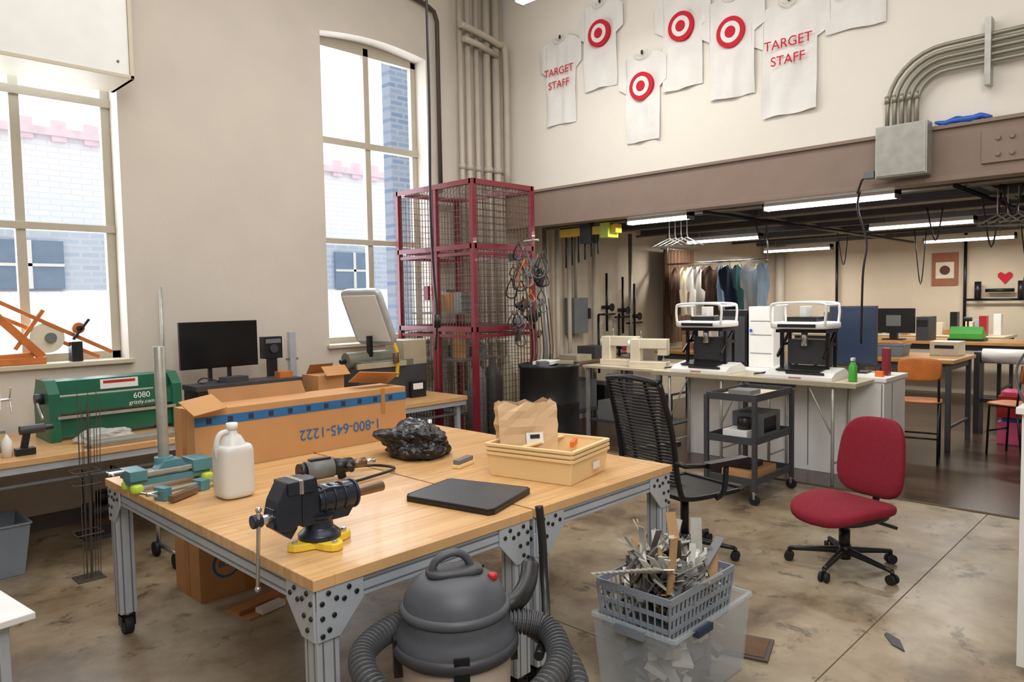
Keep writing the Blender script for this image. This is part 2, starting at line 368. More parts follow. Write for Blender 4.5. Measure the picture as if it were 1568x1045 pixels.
for i in range(9): b.box(.1+i*.08,.3,1.5,.106+i*.08,.306,2.9,WIRE)
for i in range(20): b.box(.08,.3,1.5+i*.07,.78,.306,1.506+i*.07,WIRE)
b.done()
b=B("hanging_hoses",(5.62,5.10,0))
for i in range(24):
    x=random.uniform(-.35,.15);z=random.uniform(1.35,2.25);r=random.uniform(.05,.15);y=random.uniform(.02,.10)
    m=random.choice((BLK,BLK,BLK,GREY,DGREY,DGREY,BRN,ORG,GREY))
    b.tube([(x+r*.6*math.cos(a),y+.03*math.sin(a*2),z+r*math.sin(a)) for a in [k*pi/4 for k in range(8)]],.007,m,n=6,sub=3,closed=True)
for i in range(8): 
    x=-.12+i*.05; b.tube([(x,.06,1.75),(x+.03,.03,1.2),(x-.02,.06,.9),(x+.02,.05,.45+.1*i)],.006,random.choice((BLK,BRN,GREY)),n=6,sub=6)
for i in range(16): b.bc((random.uniform(-.3,.15),.08,random.uniform(1.25,2.2)),(random.uniform(.03,.1),.04,random.uniform(.03,.12)),random.choice((BLK,DGREY,BLK,BRN,GREY)),(0,random.uniform(-1,1),0))
b.cyl((-.05,.14,2.35),(-.05,-.06,2.35),.012,STEEL); b.done()
# ---------------- bench vise
b=B("bench_vise",(1.41,2.41,.842),0.,.88)
star=[]
for k in range(32):
    a=2*pi*k/32; r=.115+.035*math.cos(4*a); star.append((r*math.cos(a),r*math.sin(a)))
b.prism(star,0,.03,YEL)
for a in range(4):
    t=a*pi/2; b.cyl((.118*math.cos(t),.118*math.sin(t),.028),(.118*math.cos(t),.118*math.sin(t),.042),.014,SIL,n=6)
b.lathe([(.09,.028),(.09,.05),(.075,.062),(.06,.075),(.055,.11),(.07,.13)],VISE,(.0,0,0))
b.prism([(-.10,.1),(.12,.1),(.15,.14),(.16,.2),(.12,.235),(.03,.245),(-.02,.235),(-.03,.30),(-.09,.30),(-.10,.24)],-.042,.042,VISE,'y')
b.cyl((-.02,0,.185),(.17,0,.185),.058,VISE,n=28); 
for x in(.0,.05,.1,.16): b.cyl((x,0,.185),(x+.012,0,.185),.064,VISE,n=28)
b.cyl((.17,0,.185),(.33,0,.185),.024,BRONZE,n=20)
b.prism([(-.105,.30),(-.11,.12),(-.16,.10),(-.215,.11),(-.225,.17),(-.21,.23),(-.17,.30)],-.052,.052,VISE,'y')
b.prism([(-.225,.12),(-.15,.06),(-.12,.1),(-.12,.2),(-.225,.2)],-.035,.035,VISE,'y')
b.box(-.112,-.062,.245,-.1,.062,.305,SIL); b.box(-.12,-.062,.245,-.113,.062,.305,SIL)
b.box(-.1,-.062,.25,-.05,.062,.302,VISE)
b.box(-.17,-.062,.25,-.12,.062,.302,VISE)
b.cyl((-.29,0,.16),(-.2,0,.16),.02,SIL); b.cyl((-.30,0,.16),(-.26,0,.16),.028,VISE)
b.cyl((-.28,-.02,.20),(-.28,.01,-.11),.008,SIL,n=10); b.sup((-.28,-.021,.21),(.026,.026,.026),SIL,1,1,n=12); b.sup((-.28,.011,-.12),(.026,.026,.026),SIL,1,1,n=12)
b.done(.004)
b=B("die_grinder",(1.99,3.22,.848),-.12,1.1)
b.cyl((-.15,0,.055),(-.02,0,.055),.045,GREY,n=20); b.cyl((-.02,0,.055),(.08,0,.055),.04,BLK,.032,n=20); b.cyl((.08,0,.055),(.15,0,.055),.022,BRONZE,n=16);b.cyl((.15,0,.055),(.2,0,.055),.012,SIL,n=12)
b.cyl((-.18,0,.055),(-.15,0,.055),.04,BLK,n=20); b.box(-.13,-.014,.095,-.03,.014,.108,BLK)
b.cyl((.05,-.02,.06),(.02,-.12,.06),.014,BLK); b.cyl((.02,.0,.055),(.03,.0,.0),.02,BLK)
b.tube([(-.18,0,.05),(-.25,-.03,.02),(-.22,-.12,.01),(-.05,-.16,.01),(.12,-.12,.01),(.28,-.05,.01),(.24,.08,.01),(.12,.12,.01)],.007,BLK,sub=6); b.done()
b=B("plastic_jug",(1.5,3.32,.842))
b.sup((0,0,.125),(.165,.165,.25),JUG,.25,.55,n=32)
b.lathe([(.07,.2),(.065,.24),(.04,.285),(.022,.3),(.022,.33)],JUG,(0,0,0))
b.lathe([(.026,.318),(.026,.348),(.0,.35)],WHITE)
b.tube([(-.02,0,.31),(-.06,0,.3),(-.078,0,.25),(-.07,0,.18)],.013,JUG,sub=6); b.done()
b=B("cardboard_box",(2.26,4.04,.842)); l=.70;d=.14;h=.34
b.box(-l,-d,0,l,d,h-.004,CARD); 
b.box(-l-.001,-d-.002,.25,l+.001,-d,.30,BLUE)
for i in range(11): b.box(-l+.06+i*.12,-d-.003,.26,-l+.09+i*.12,-d-.0015,.29,NAVY)
b.box(-l-.003,-d,.0,-l,-.02,h-.01,CARD); b.box(-l-.004,-.03,0,-l-.001,.03,h,TAPE); b.box(.5,-d-.004,.18,.53,-d-.001,h,TAPE)
b.bc((-.66,-.16,h+.03),(.2,.14,.005),CARD,(.5,-.1,.2)); b.bc((.55,.0,h+.06),(.3,.16,.005),CARD,(-.5,.1,-.1)); b.bc((-.2,.13,h+.03),(.6,.1,.005),CARDD,(1.0,0,0))
b.text("1-800-645-1222",.09,BLUE,Matrix.Translation((.2,-d-.002,.12))@Matrix.Rotation(pi/2,4,'X')@Matrix.Rotation(pi,4,'Z'))
b.done(.002,1)
b=B("moving_box",(1.98,4.40,0)); b.box(-.3,-.18,.0,.3,.18,.56,CARD); b.box(-.302,-.03,0,-.3,.03,.56,TAPE); b.box(-.03,-.1815,0,.03,-.18,.56,TAPE)
b.cyl((-.14,-.18,.2),(-.14,-.184,.2),.085,BLUE,n=24);b.cyl((-.14,-.182,.2),(-.14,-.186,.2),.07,CARD,n=24); b.text("BOX",.05,BLUE,Matrix.Translation((-.14,-.187,.2))@Matrix.Rotation(pi/2,4,'X'))
b.box(.05,-.184,.16,.26,-.18,.24,BLUE); b.done(.003,1)
b=B("loose_cardboard_flap",(2.0,3.95,0),.2); b.box(-.26,-.11,.0,.26,.11,.008,CARD); b.box(-.26,-.03,.008,.26,-.02,.03,CARDD); b.bc((-.1,-.09,.02),(.16,.06,.03),WHITE); b.done()
b=B("drill_press_stand",(1.37,3.80,.842))
b.box(-.19,-.07,.03,.19,.05,.06,TEAL); b.box(-.2,-.09,.06,-.12,.06,.11,TEAL); b.box(.1,-.09,.06,.2,.06,.12,TEAL); b.box(-.12,-.05,.06,.1,.05,.085,SIL)
b.box(-.12,-.075,.075,.1,-.055,.095,STEEL); b.cyl((.2,-.02,.09),(.28,-.02,.09),.009,SIL)
for x,y in((-.17,-.08),(.17,-.08),(-.17,.04),(.17,.04)): b.sup((x,y,.023),(.06,.06,.045),LIME,.6,.8,n=12)
b.cyl((0,.03,.03),(0,.03,.70),.026,STEEL,n=20); b.cyl((0,.03,.06),(0,.03,.14),.045,TEAL); b.cyl((-.27,0,.1),(-.12,0,.1),.01,SIL); b.cyl((-.26,-.05,.1),(-.26,.05,.1),.006,SIL)
b.prism([(-.06,.085),(-.02,.13),(.06,.13),(.09,.085)],-.04,.04,TEAL,'y'); b.done(.003)
b=B("bar_clamp",(1.42,3.56,.842),.25)
b.box(-.2,-.012,.025,.28,.012,.04,STEEL); b.box(-.2,-.04,.0,-.16,.04,.06,TEAL); b.box(.0,-.035,.0,.05,.035,.05,TEAL); b.cyl((-.26,0,.04),(-.2,0,.04),.01,SIL); b.cyl((-.25,-.06,.04),(-.25,.06,.04),.006,SIL)
b.bc((-.12,-.07,.02),(.18,.03,.03),BRONZE,(0,0,.3)); b.sup((.13,0,.03),(.06,.06,.05),LIME,.6,.6,n=12); b.done(.002)
b=B("laptop_sleeve",(2.2,2.45,.841))
q=[(-.22,.17),(-.2,.19),(.10,.26),(.12,.25),(.245,-.15),(.235,-.17),(-.10,-.28),(-.13,-.27)]
b.prism(q,0,.02,BLK); b.prism([(x*.97,y*.97) for x,y in q],.02,.028,DGREY); b.tube([(x*.99,y*.99,.024) for x,y in q],.005,BLK,closed=True,n=6); b.done(.003)
b=B("stacked_totes",(2.80,2.49,.841),.2)
def tray(b,z,w,d,h,m,t=.008,fl=.93,cx=0,cy=0):
    o=[(-1,-1),(1,-1),(1,1),(-1,1)]
    lo=[(cx+x*w*fl/2,cy+y*d*fl/2,z) for x,y in o];hi=[(cx+x*w/2,cy+y*d/2,z+h) for x,y in o]
    hi2=[(cx+x*(w/2-t),cy+y*(d/2-t),z+h) for x,y in o];lo2=[(cx+x*(w*fl/2-t),cy+y*(d*fl/2-t),z+t) for x,y in o]
    fs=[(3,2,1,0)]
    for k in range(4):
        j=(k+1)%4; fs+=[(k,j,4+j,4+k),(4+k,4+j,8+j,8+k),(8+k,8+j,12+j,12+k)]
    fs.append((12,13,14,15)); b.add(lo+hi+hi2+lo2,fs,m)
    for k in range(4):
        j=(k+1)%4; b.bar(hi[k],hi[j],.02,.014,m)
for i in range(3): tray(b,.0+i*.022,.40,.50,.12,BIN)
b.bc((.05,-.256,.06),(.07,.004,.035),WHITE); b.bc((0.1,-.1,.15),(.12,.02,.03),ORG,(0,0,.3)); b.bar((-.19,.05,.16),(.19,.02,.16),.03,.01,BIN); b.done(.003)
# standing crumpled kraft paper bag, gusseted sides, zig-zag open mouth
b=B("paper_bag",(2.76,2.60,.895),-.62)
vs=[];fs=[]
NS=24; bw,bd=.15,.075
def ring(t):
    # rectangle perimeter with folded-in gussets
    pts=[]
    for k in range(NS):
        q=k/NS*4; s_=int(q); f=q-s_
        if s_==0: x,y=-bw+2*bw*f,-bd
        elif s_==1: x,y=bw-.03*math.sin(pi*f)*(.3+t),-bd+2*bd*f
        elif s_==2: x,y=bw-2*bw*f,bd
        else: x,y=-bw+.03*math.sin(pi*f)*(.3+t),bd-2*bd*f
        pts.append((x,y))
    return pts
zs=[0,.03,.07,.11,.15,.19,.23,.27,.31]
for z in zs:
    t=z/.31
    for k,(x,y) in enumerate(ring(t)):
        cr=.012*t
        dx=cr*noise.noise(Vector((x*14,y*14,z*18)))*2; dy=cr*noise.noise(Vector((x*14+5,y*14,z*18+3)))*2
        zz=z+(.02*(1 if k%2 else -1)*.5+.02*noise.noise(Vector((k*.9,0,0))) if z==zs[-1] else 0)
        vs.append((x*(1+.06*t)+dx,y*(1-.35*t)+dy+.03*t,zz))
for i in range(len(zs)-1):
    for k in range(NS): fs.append((i*NS+k,i*NS+(k+1)%NS,(i+1)*NS+(k+1)%NS,(i+1)*NS+k))
b.add(vs,fs+[tuple(range(NS))],PAPER); b.bc((.03,-.060,.13),(.09,.006,.06),WHITE,(-.18,0,.05)); b.bc((.03,-.064,.14),(.05,.006,.02),BLK,(-.18,0,.05)); b.done()
def crumple(name,loc,sz,m,seed=0,amp=.3):
    bm=bmesh.new(); bmesh.ops.create_icosphere(bm,subdivisions=5,radius=1)
    for v in bm.verts:
        p=v.co*1.5+Vector((seed,0,0)); n=noise.noise(p)*amp+abs(noise.noise(p*2.0))*amp*.5+abs(noise.noise(p*4))*amp*.25
        v.co*= .82+n; v.co.x*=sz[0]/2;v.co.y*=sz[1]/2;v.co.z*=sz[2]/2; v.co.z=max(v.co.z,-sz[2]*.30)+sz[2]*.30
    me=bpy.data.meshes.new(name);bm.to_mesh(me);bm.free(); me.materials.append(m)
    o=bpy.data.objects.new(name,me);bpy.context.collection.objects.link(o);o.location=loc
    return o
crumple("black_plastic_bag",(2.62,3.38,.841),(.44,.50,.27),BAGM,3)
b=B("scrub_brush",(2.62,2.95,.841),.3); b.box(-.08,-.025,0,.08,.025,.02,BIN); b.box(-.075,-.02,.02,.075,.02,.045,GREY); b.done(.003)
# ---------------- shop vacuum
vx,vy=1.60,1.86
b=B("shop_vacuum",(vx,vy,0))
b.lathe([(.0,.06),(.15,.06),(.17,.1),(.185,.40),(.19,.52),(.195,.56)],VACT)
b.lathe([(.20,.55),(.208,.58),(.206,.615),(.192,.635),(.186,.66),(.182,.70),(.172,.745),(.15,.785),(.11,.81),(.0,.825)],VAC,n=40)
b.lathe([(.206,.555),(.217,.565),(.217,.59),(.206,.60)],DGREY,n=40)
b.lathe([(.183,.685),(.191,.695),(.19,.71),(.181,.72)],VAC,n=40)
b.tube([(-.07,.04,.79),(-.06,.03,.86),(.0,0,.885),(.04,-.02,.86),(.06,-.03,.80)],.014,VAC,sub=5); b.sup((0,0,.822),(.20,.11,.035),DGREY,.6,.6,n=16,rot=(0,0,-.5))
b.sup((.085,-.10,.803),(.034,.034,.026),REDP,.6,.9,n=14); b.box(.10,.0,.79,.14,.03,.805,BLK)
for a in(2.6,-.5,-2.2): 
    x,y=.2*math.cos(a),.2*math.sin(a); b.bc((x,y,.55),(.03,.05,.13),BLK,(0,0,a))
b.bc((-.13,-.15,.48),(.04,.02,.08),WHITE,(0,0,-.86))
for k in range(4):
    a=pi/4+k*pi/2; x=.17*math.cos(a);y=.17*math.sin(a); b.sup((x,y,.1),(.1,.1,.08),BLK,.6,.6,n=12); b.cyl((x-.015,y,.03),(x+.015,y,.03),.03,RUB)
def corr(i): return (.044,.044,.035,.035)[i%4]
hp=[(1.74,1.77,.63),(1.84,1.66,.60),(1.76,1.53,.55),(1.54,1.48,.52),(1.35,1.60,.51),(1.25,1.78,.54),(1.29,1.97,.59),(1.46,2.04,.61),(1.68,2.04,.60),(1.87,1.92,.57),(1.93,1.72,.51),(1.82,1.50,.44),(1.58,1.38,.40),(1.33,1.44,.36),(1.13,1.64,.30),(1.02,1.83,.20),(1.04,2.0,.05)]
b.tube([(x-vx,y-vy,z) for x,y,z in hp],corr,HOSE,n=20,sub=44)
W_=lambda L:[(x-vx,y-vy,z) for x,y,z in L]
b.tube(W_([(1.72,1.80,.66),(1.80,1.76,.68),(1.90,1.80,.705),(1.97,1.85,.74)]),.034,BLK,sub=4,n=14)
b.tube(W_([(2.09,1.91,.93),(2.085,1.89,.80),(2.06,1.86,.66),(2.0,1.80,.58),(1.88,1.70,.55),(1.76,1.62,.54)]),.017,BLK,sub=8,n=12)
b.done()
# ---------------- tote + crate of scraps
b=B("scrap_tote",(2.80,1.74,0))
tray(b,.0,.66,.41,.36,TOTE,.006,.9)
b.bc((-.335,0,.345),(.03,.14,.04),GREYP); b.bc((.335,0,.345),(.03,.14,.04),WHITE)
b.bc((-.12,-.215,.345),(.12,.03,.03),NAVY)
for i in range(60):
    b.bc((random.uniform(-.22,.22),random.uniform(-.11,.11),random.uniform(.05,.27)),(random.uniform(.05,.2),random.uniform(.02,.1),random.uniform(.01,.05)),random.choice((SCRAP,WHITE,SCRAP,GREY,TUBG,WHITE)),(random.uniform(-.5,.5),random.uniform(-.5,.5),random.uniform(0,3)))
cx=-.06
for z in(.315,.38,.44,.51):
    w,d=.24+(z-.31)*.12,.165+(z-.31)*.1
    for p,q in(((-w,-d),(w,-d)),((w,-d),(w,d)),((w,d),(-w,d)),((-w,d),(-w,-d))): b.bar((p[0]+cx,p[1],z),(q[0]+cx,q[1],z),.008,.018 if z<.5 else .03,TUBG)
w0,d0,w1,d1=.24,.165,.265,.185
for i in range(17):
    t=-1+2*i/16
    for sd in(-1,1): b.bar((t*w0+cx,sd*d0,.31),(t*w1+cx,sd*d1,.51),.012,.006,TUBG)
for i in range(11):
    t=-1+2*i/10
    for sd in(-1,1): b.bar((sd*w0+cx,t*d0,.31),(sd*w1+cx,t*d1,.51),.006,.012,TUBG)
b.box(-.30,-.165,.31,.18,.165,.32,TUBG)
for i in range(200):
    c=Vector((random.uniform(-.22,.12),random.uniform(-.14,.14),random.uniform(.38,.58)))
    d=Vector((random.uniform(-1,1),random.uniform(-1,1),random.uniform(.1,1.3))).normalized(); L=random.uniform(.1,.25)
    b.bar(c-d*L/3,c+d*L*.8,random.uniform(.006,.05),random.choice((.003,.004,.010)),random.choice((SCRAP,SCRAP,STEEL,STEEL,SCRAPD,SCRAPW,GREY,SIL)))
for i in range(12):
    b.bar((-.42+i*.01,.14-i*.022,.58+i*.005),(-.08,-.02-i*.012,.54),.02,.004,SCRAP)
for p,q,m in(((.05,.0,.5),(.10,.08,.74),SCRAPW),((.12,-.05,.5),(.16,-.02,.72),SCRAP),((.0,.1,.5),(-.05,.16,.72),SCRAPW),((-.05,-.05,.5),(-.12,-.08,.70),SCRAPD),((.1,.1,.5),(.2,.1,.68),SCRAP)): b.bar(p,q,.05,.006,m)
b.bc((.22,.02,.37),(.16,.2,.08),GREY,(.2,.3,.4)); b.done()
b=B("brown_board",(3.28,1.72,0),.3); b.box(-.12,-.2,0,.12,.2,.012,SCRAPD); b.box(-.1,-.18,.012,.1,.18,.016,BRN); b.done()
b=B("fallen_leaf",(3.85,1.12,0),.7); b.prism([(-.1,0),(-.03,.03),(.08,.02),(.1,0),(.02,-.03)],0,.006,DGREY); b.done()
# ---------------- chairs
def star_base(b,m,R=.31,hub=.1):
    for k in range(5):
        a=2*pi*k/5+.3; c,s_=math.cos(a),math.sin(a)
        b.tube([(0,0,hub+.01),(.1*c,.1*s_,hub+.005),(R*c,R*s_,hub-.02)],lambda i:.03-.002*i,m,sub=4)
        x,y=R*c,R*s_; b.cyl((x,y,.085),(x,y,.055),.012,m)
        for o in(-.018,.018): b.cyl((x-s_*(o-.009),y+c*(o-.009),.03),(x-s_*(o+.009),y+c*(o+.009),.03),.03,RUB)
    b.cyl((0,0,hub-.04),(0,0,hub+.05),.04,m)
b=B("office_chair",(4.72,1.68,0),pi-.3)
star_base(b,BLK,.33); b.cyl((0,0,.12),(0,0,.33),.025,BLKM); b.cyl((0,0,.12),(0,0,.25),.034,BLK); b.box(-.1,-.08,.315,.1,.08,.355,BLK)
def seatf(v):
    return Vector((v.x,v.y*(1-.12*(v.x/.27)),v.z+.02*(v.y/.25)**2-.04*max(0,v.x/.27)**2*1))
b.sup((.05,0,.39),(.54,.54,.10),REDF,.6,.62,n=36,fn=seatf)
b.sup((.05,0,.365),(.5,.5,.05),BLK,.4,.6,n=24)
b.tube([(-.08,0,.34),(-.25,0,.33),(-.31,0,.39),(-.32,0,.53)],.022,BLK,sub=5)
def backf(v): return Vector((v.x+.06*(v.y/.23)**2-.03,v.y*(1-.10*(v.z/.3)),v.z))
b.sup((-.28,0,.68),(.09,.46,.52),REDF,.6,.62,rot=(0,-.14,0),n=36,fn=backf)
b.sup((-.305,0,.66),(.06,.40,.44),BLK,.5,.6,rot=(0,-.14,0),n=24,fn=backf)
b.tube([(0,-.1,.33),(0,-.26,.31),(0,-.3,.29)],.01,BLK); b.bar((-.05,.1,.34),(-.2,.22,.28),.03,.02,BLK); b.done()
b=B("mesh_office_chair",(4.26,2.56,0),-.25)
star_base(b,BLK,.33); b.cyl((0,0,.12),(0,0,.4),.028,BLKM); b.box(-.12,-.1,.4,.14,.1,.45,BLK)
for y in(-.26,.26): b.tube([(.27,y,.46),(-.2,y,.47),(-.3,y,.55),(-.36,y,.9),(-.45,y*.95,1.22)],.018,BLKM,sub=6)
b.tube([(-.45,-.25,1.22),(-.47,0,1.24),(-.45,.25,1.22)],.02,BLKM,sub=4)
b.bar((.27,-.25,.46),(.27,.25,.46),.03,.03,BLKM)
for i in range(22):
    x=.26-i*.022; b.box(x-.009,-.25,.455,x+.009,.25,.463,BLK)
for i in range(31):
    t=i/30; z=.56+t*.64; x=-.30-.15*t**1.3; b.tube([(x,-.25,z),(x-.03,0,z),(x,.25,z)],.008,BLK,n=6,sub=3)
for y in(-.12,.12): b.tube([(-.3,y,.55),(-.36,y,.9),(-.46,y,1.22)],.012,BLKM,sub=4)
for y in(-.31,.31): b.tube([(.02,y*.85,.44),(.04,y,.5),(.06,y,.66)],.018,BLK,sub=4); b.bar((-.12,y,.68),(.24,y,.68),.07,.035,BLK); b.tube([(-.1,y,.68),(-.3,y,.70),(-.34,y*.85,.72)],.016,BLK)
b.done()
# ---------------- heat press tables
b=B("folding_table",(6.88,3.34,0)); b.box(-.24,-1.06,.915,.235,1.06,.95,LAM); b.box(-.243,-1.063,.905,-.238,1.06,.95,TAN)
for y in(-.85,.85,-.25,.25):
    for x in(-.2,.2): b.cyl((x,y,0),(x,y,.915),.015,STEEL,n=10)
    b.cyl((-.2,y,.2),(.2,y,.2),.01,STEEL,n=8); 
    b.tube([(-.2,y,.45),(-.2,y+(.25 if y<0 else -.25)*.9,.91)],.009,STEEL)
b.done(.003,1)
b=B("storage_counter",(7.46,3.2,0)); b.box(-.32,-1.0,.0,.3,1.05,.92,WHITE); b.box(-.335,-1.02,.92,.32,1.06,.958,WHITE)
for y in(-.98,-.3,.38,1.03): b.box(-.325,y-.004,.05,-.318,y+.004,.9,GREY)
b.box(-.1,-1.005,.04,-.095,-1.0,.9,GREY)
b.done(.004)
def heat_press(loc):
    b=B("heat_press",loc)
    b.prism([(-.22,.0),(.2,.0),(.2,.05),(.1,.1),(-.14,.07),(-.22,.03)],-.34,.30,WHITE,'y'); b.bc((-.04,0,.091),(.26,.42,.012),BLK,(0,-.1,0)); b.bc((-.19,-.08,.055),(.012,.36,.03),BLK,(0,-.5,0)); b.box(-.226,-.06,.012,-.221,.06,.02,REDP)
    for y in(-.22,.22):
        for x in(.0,.18): b.box(x-.015,y-.015,.06,x+.015,y+.015,.46,BLKM)
        b.box(-.0,y-.015,.30,.18,y+.015,.33,BLKM)
        b.bar((-.1,y,.2),(.16,y,.42),.02,.03,BLKM)
    b.box(-.1,-.24,.43,.2,.24,.46,BLKM); b.box(.05,-.18,.12,.2,.18,.36,DGREY); b.cyl((0,0,.3),(0,0,.45),.03,SIL)
    b.sup((.02,0,.50),(.42,.56,.07),WHITE,.3,.3,n=32); b.box(-.198,-.18,.485,-.19,.18,.515,BLK)
    b.box(-.08,-.14,.53,.14,.14,.58,BLK); b.box(-.04,-.03,.58,.1,.03,.68,WHITE)
    for x in(-.16,.17): b.tube([(x,-.25,.5),(x,-.26,.66),(x,-.2,.71),(x,.2,.71),(x,.26,.66),(x,.25,.5)],.013,WHITE,sub=4)
    for y in(-.24,.24): b.tube([(-.16,y,.69),(.17,y,.69)],.012,WHITE)
    b.tube([(-.05,.3,.05),(-.1,.42,.02),(0,.5,.01),(.1,.4,.01)],.007,BLK,sub=5)
    b.done(.002,1)
heat_press((6.90,3.88,.951)); heat_press((6.90,2.84,.951))
b=B("equipment_cabinet",(7.62,3.72,.96)); b.box(-.12,-.3,0,.14,-.02,.66,WHITE); b.box(-.13,-.0,0,.15,.34,.62,BLK); b.box(-.135,.02,.05,-.13,.32,.55,DGREY)
for z in(.15,.35,.5): b.box(-.124,-.28,z,-.12,-.04,z+.006,GREY)
b.cyl((-.14,-.05,.4),(-.12,-.05,.4),.015,BLUEP); b.done(.004)
b=B("computer_monitor",(7.55,2.60,.96),.1); b.box(-.02,-.2,.08,.02,.24,.66,DGREY); b.box(-.024,-.19,.09,-.02,.23,.65,mat("screen_navy",(46,58,78),.25)); b.box(-.02,-.04,.0,.03,.04,.2,BLK); b.box(-.1,-.13,0,.1,.13,.015,BLK); b.done(.003)
b=B("spray_bottle",(6.8,2.36,.951)); b.lathe([(0,0),(.035,0),(.037,.01),(.037,.14),(.02,.17),(.012,.19)],LGREEN,n=16); b.box(-.03,-.012,.19,.03,.012,.215,WHITE); b.done()
b=B("craft_supplies",(7.5,2.3,.96)); b.box(-.25,-.05,0,-.2,.02,.05,ORG); b.box(.02,-.02,0,.07,.03,.08,PINK); b.box(-.12,-.06,0,-.04,-.0,.26,MAROON); b.done(.002)
b=B("utility_cart",(6.0,2.95,0))
w,d=.36,.22
for z in(.16,.5,.86):
    b.box(-w,-d,z,w,d,z+.012,DGREY); 
    for p,q in(((-w,-d),(w,-d)),((w,-d),(w,d)),((w,d),(-w,d)),((-w,d),(-w,-d))): b.bar((*p,z+.03),(*q,z+.03),.012,.06,DGREY)
for x in(-w,w):
    for y in(-d,d): b.box(x-.018,y-.018,.1,x+.018,y+.018,.9,DGREY); b.cyl((x-.015,y,.045),(x+.015,y,.045),.045,RUB); b.box(x-.02,y-.01,.05,x+.02,y+.01,.11,SIL)
b.bar((w+.08,-d,.92),(w+.08,d,.92),.025,.025,BLK)
b.box(-.05,-.15,.512,.28,.14,.72,GREY); b.box(-.04,-.153,.55,.2,-.15,.68,BLK); b.box(-.3,-.12,.512,-.1,.1,.6,WHITE); b.cyl((-.2,-.05,.6),(-.2,-.05,.7),.06,BLK); b.box(-.28,-.16,.172,.18,.12,.25,CARD); b.box(-.2,-.1,.25,.05,.1,.3,BLK)
b.box(-.3,-.18,.875,.3,.18,.89,LAM); b.box(-.2,-.1,.89,-.0,.1,.93,GREY)
b.done(.002,1)
b=B("steel_drum",(5.5,4.86,0)); b.lathe([(0,.1),(.29,.1),(.3,.12),(.3,.38),(.312,.4),(.3,.42),(.3,.68),(.312,.7),(.3,.72),(.3,1.05),(.31,1.06),(.31,1.09),(.29,1.09),(.28,1.07),(0,1.07)],BLKM,n=40)
b.lathe([(0,.06),(.31,.06),(.31,.1),(0,.1)],DGREY)
for k in range(4): 
    a=k*pi/2; b.sup((.24*math.cos(a),.24*math.sin(a),.03),(.07,.05,.06),RUB,1,1,n=12)
b.bc((.02,.05,1.10),(.28,.2,.03),WHITE,(0,0,.4)); b.bc((-.15,-.05,1.10),(.14,.1,.05),GREY,(0,0,1)); b.bc((.12,-.12,1.10),(.16,.05,.03),TAN,(0,0,2)); b.done()
b=B("sewing_table",(7.3,5.0,0)); b.box(-.4,-.55,.90,.4,.55,.93,LAM)
for x in(-.36,.36):
    for y in(-.5,.5): b.box(x-.02,y-.02,0,x+.02,y+.02,.9,STEEL)
b.box(-.36,-.5,.25,.36,.5,.27,DGREY); b.box(-.3,-.4,.27,.1,-.1,.6,BLK); b.box(-.3,.1,.27,.2,.4,.5,GREY); b.done(.003)
b=B("dark_side_bench",(7.6,6.0,0)); b.box(-.7,-.35,.9,.5,.4,.94,BRN)
for x in(-.65,.45):
    for y in(-.3,.35): b.box(x-.03,y-.03,0,x+.03,y+.03,.9,DGREY)
b.box(-.65,-.3,.3,.45,.35,.33,DGREY); b.box(-.5,-.2,.33,-.1,.2,.7,GREY); b.box(0,-.25,.33,.4,.2,.6,BLK); b.box(-.5,-.2,.94,-.2,.1,1.02,TAN); b.box(.0,-.1,.94,.3,.2,1.1,DGREY); b.done(.003)
def sewing(loc,rz,s_=1.):
    b=B("sewing_machine",loc,rz)
    b.box(-.09*s_,-.2*s_,0,.09*s_,.2*s_,.07,BEIGE); b.box(-.07*s_,.09*s_,.07,.07*s_,.19*s_,.3*s_,BEIGE); b.box(-.06*s_,-.2*s_,.2*s_,.06*s_,.12*s_,.3*s_,BEIGE); b.box(-.05*s_,-.2*s_,.13*s_,.05*s_,-.1*s_,.2*s_,BEIGE); b.cyl((0,-.15*s_,.07),(0,-.15*s_,.14*s_),.006,SIL); b.cyl((0,.19*s_,.24*s_),(0,.225*s_,.24*s_),.05,WHITE); b.cyl((0,.1,.3*s_),(0,.1,.38*s_),.01,SIL); b.done(.012,3)
sewing((7.1,4.72,.931),.3,1.1); sewing((7.2,5.2,.931),.1,1.15)
# ---------------- bench equipment
b=B("widescreen_monitor",(2.72,6.2,BZ+.001)); b.box(-.34,-.015,.40,.34,.02,.80,SCREEN); b.box(-.335,-.018,.405,.335,-.014,.795,SCREEN); b.box(-.1,.0,.0,-.07,.03,.42,BLK);b.box(.07,.0,.0,.1,.03,.42,BLK); b.box(-.15,-.1,0,.15,.13,.02,BLK); b.done(.003)
b=B("tool_chest",(2.78,5.88,BZ+.001)); b.box(-.45,-.14,0,.45,.13,.29,BLK); b.box(-.46,-.145,.26,.46,.14,.30,DGREY)
for z in(.1,.18): b.box(-.43,-.143,z,.43,-.14,z+.008,GREY)
b.text("KOBALT",.05,WHITE,Matrix.Translation((.28,-.146,.22))@Matrix.Rotation(pi/2,4,'X')); b.bc((-.1,-.02,.32),(.2,.12,.05),DGREY,(0,0,.2)); b.box(.3,-.05,.30,.42,.05,.35,ORWOOD)
b.tube([(-.35,0,.31),(-.3,-.08,.33),(-.2,.05,.31),(-.3,.1,.34),(-.38,.02,.32)],.006,BLK,sub=6,closed=True); b.done(.004)
b=B("security_camera",(3.24,6.28,BZ+.001)); b.box(-.04,-.03,0,.04,.03,.44,BLK); b.box(-.09,-.04,.44,.09,.05,.64,BLK); b.cyl((0,-.04,.53),(0,-.06,.53),.04,DGREY); b.box(-.075,-.045,.58,.075,-.04,.62,GREY); b.done(.005)
b=B("metal_shear",(1.78,6.0,BZ+.001)); e=[(-.2,0),(.2,0),(.2,.30),(.12,.43),(-.1,.43),(-.2,.34)]
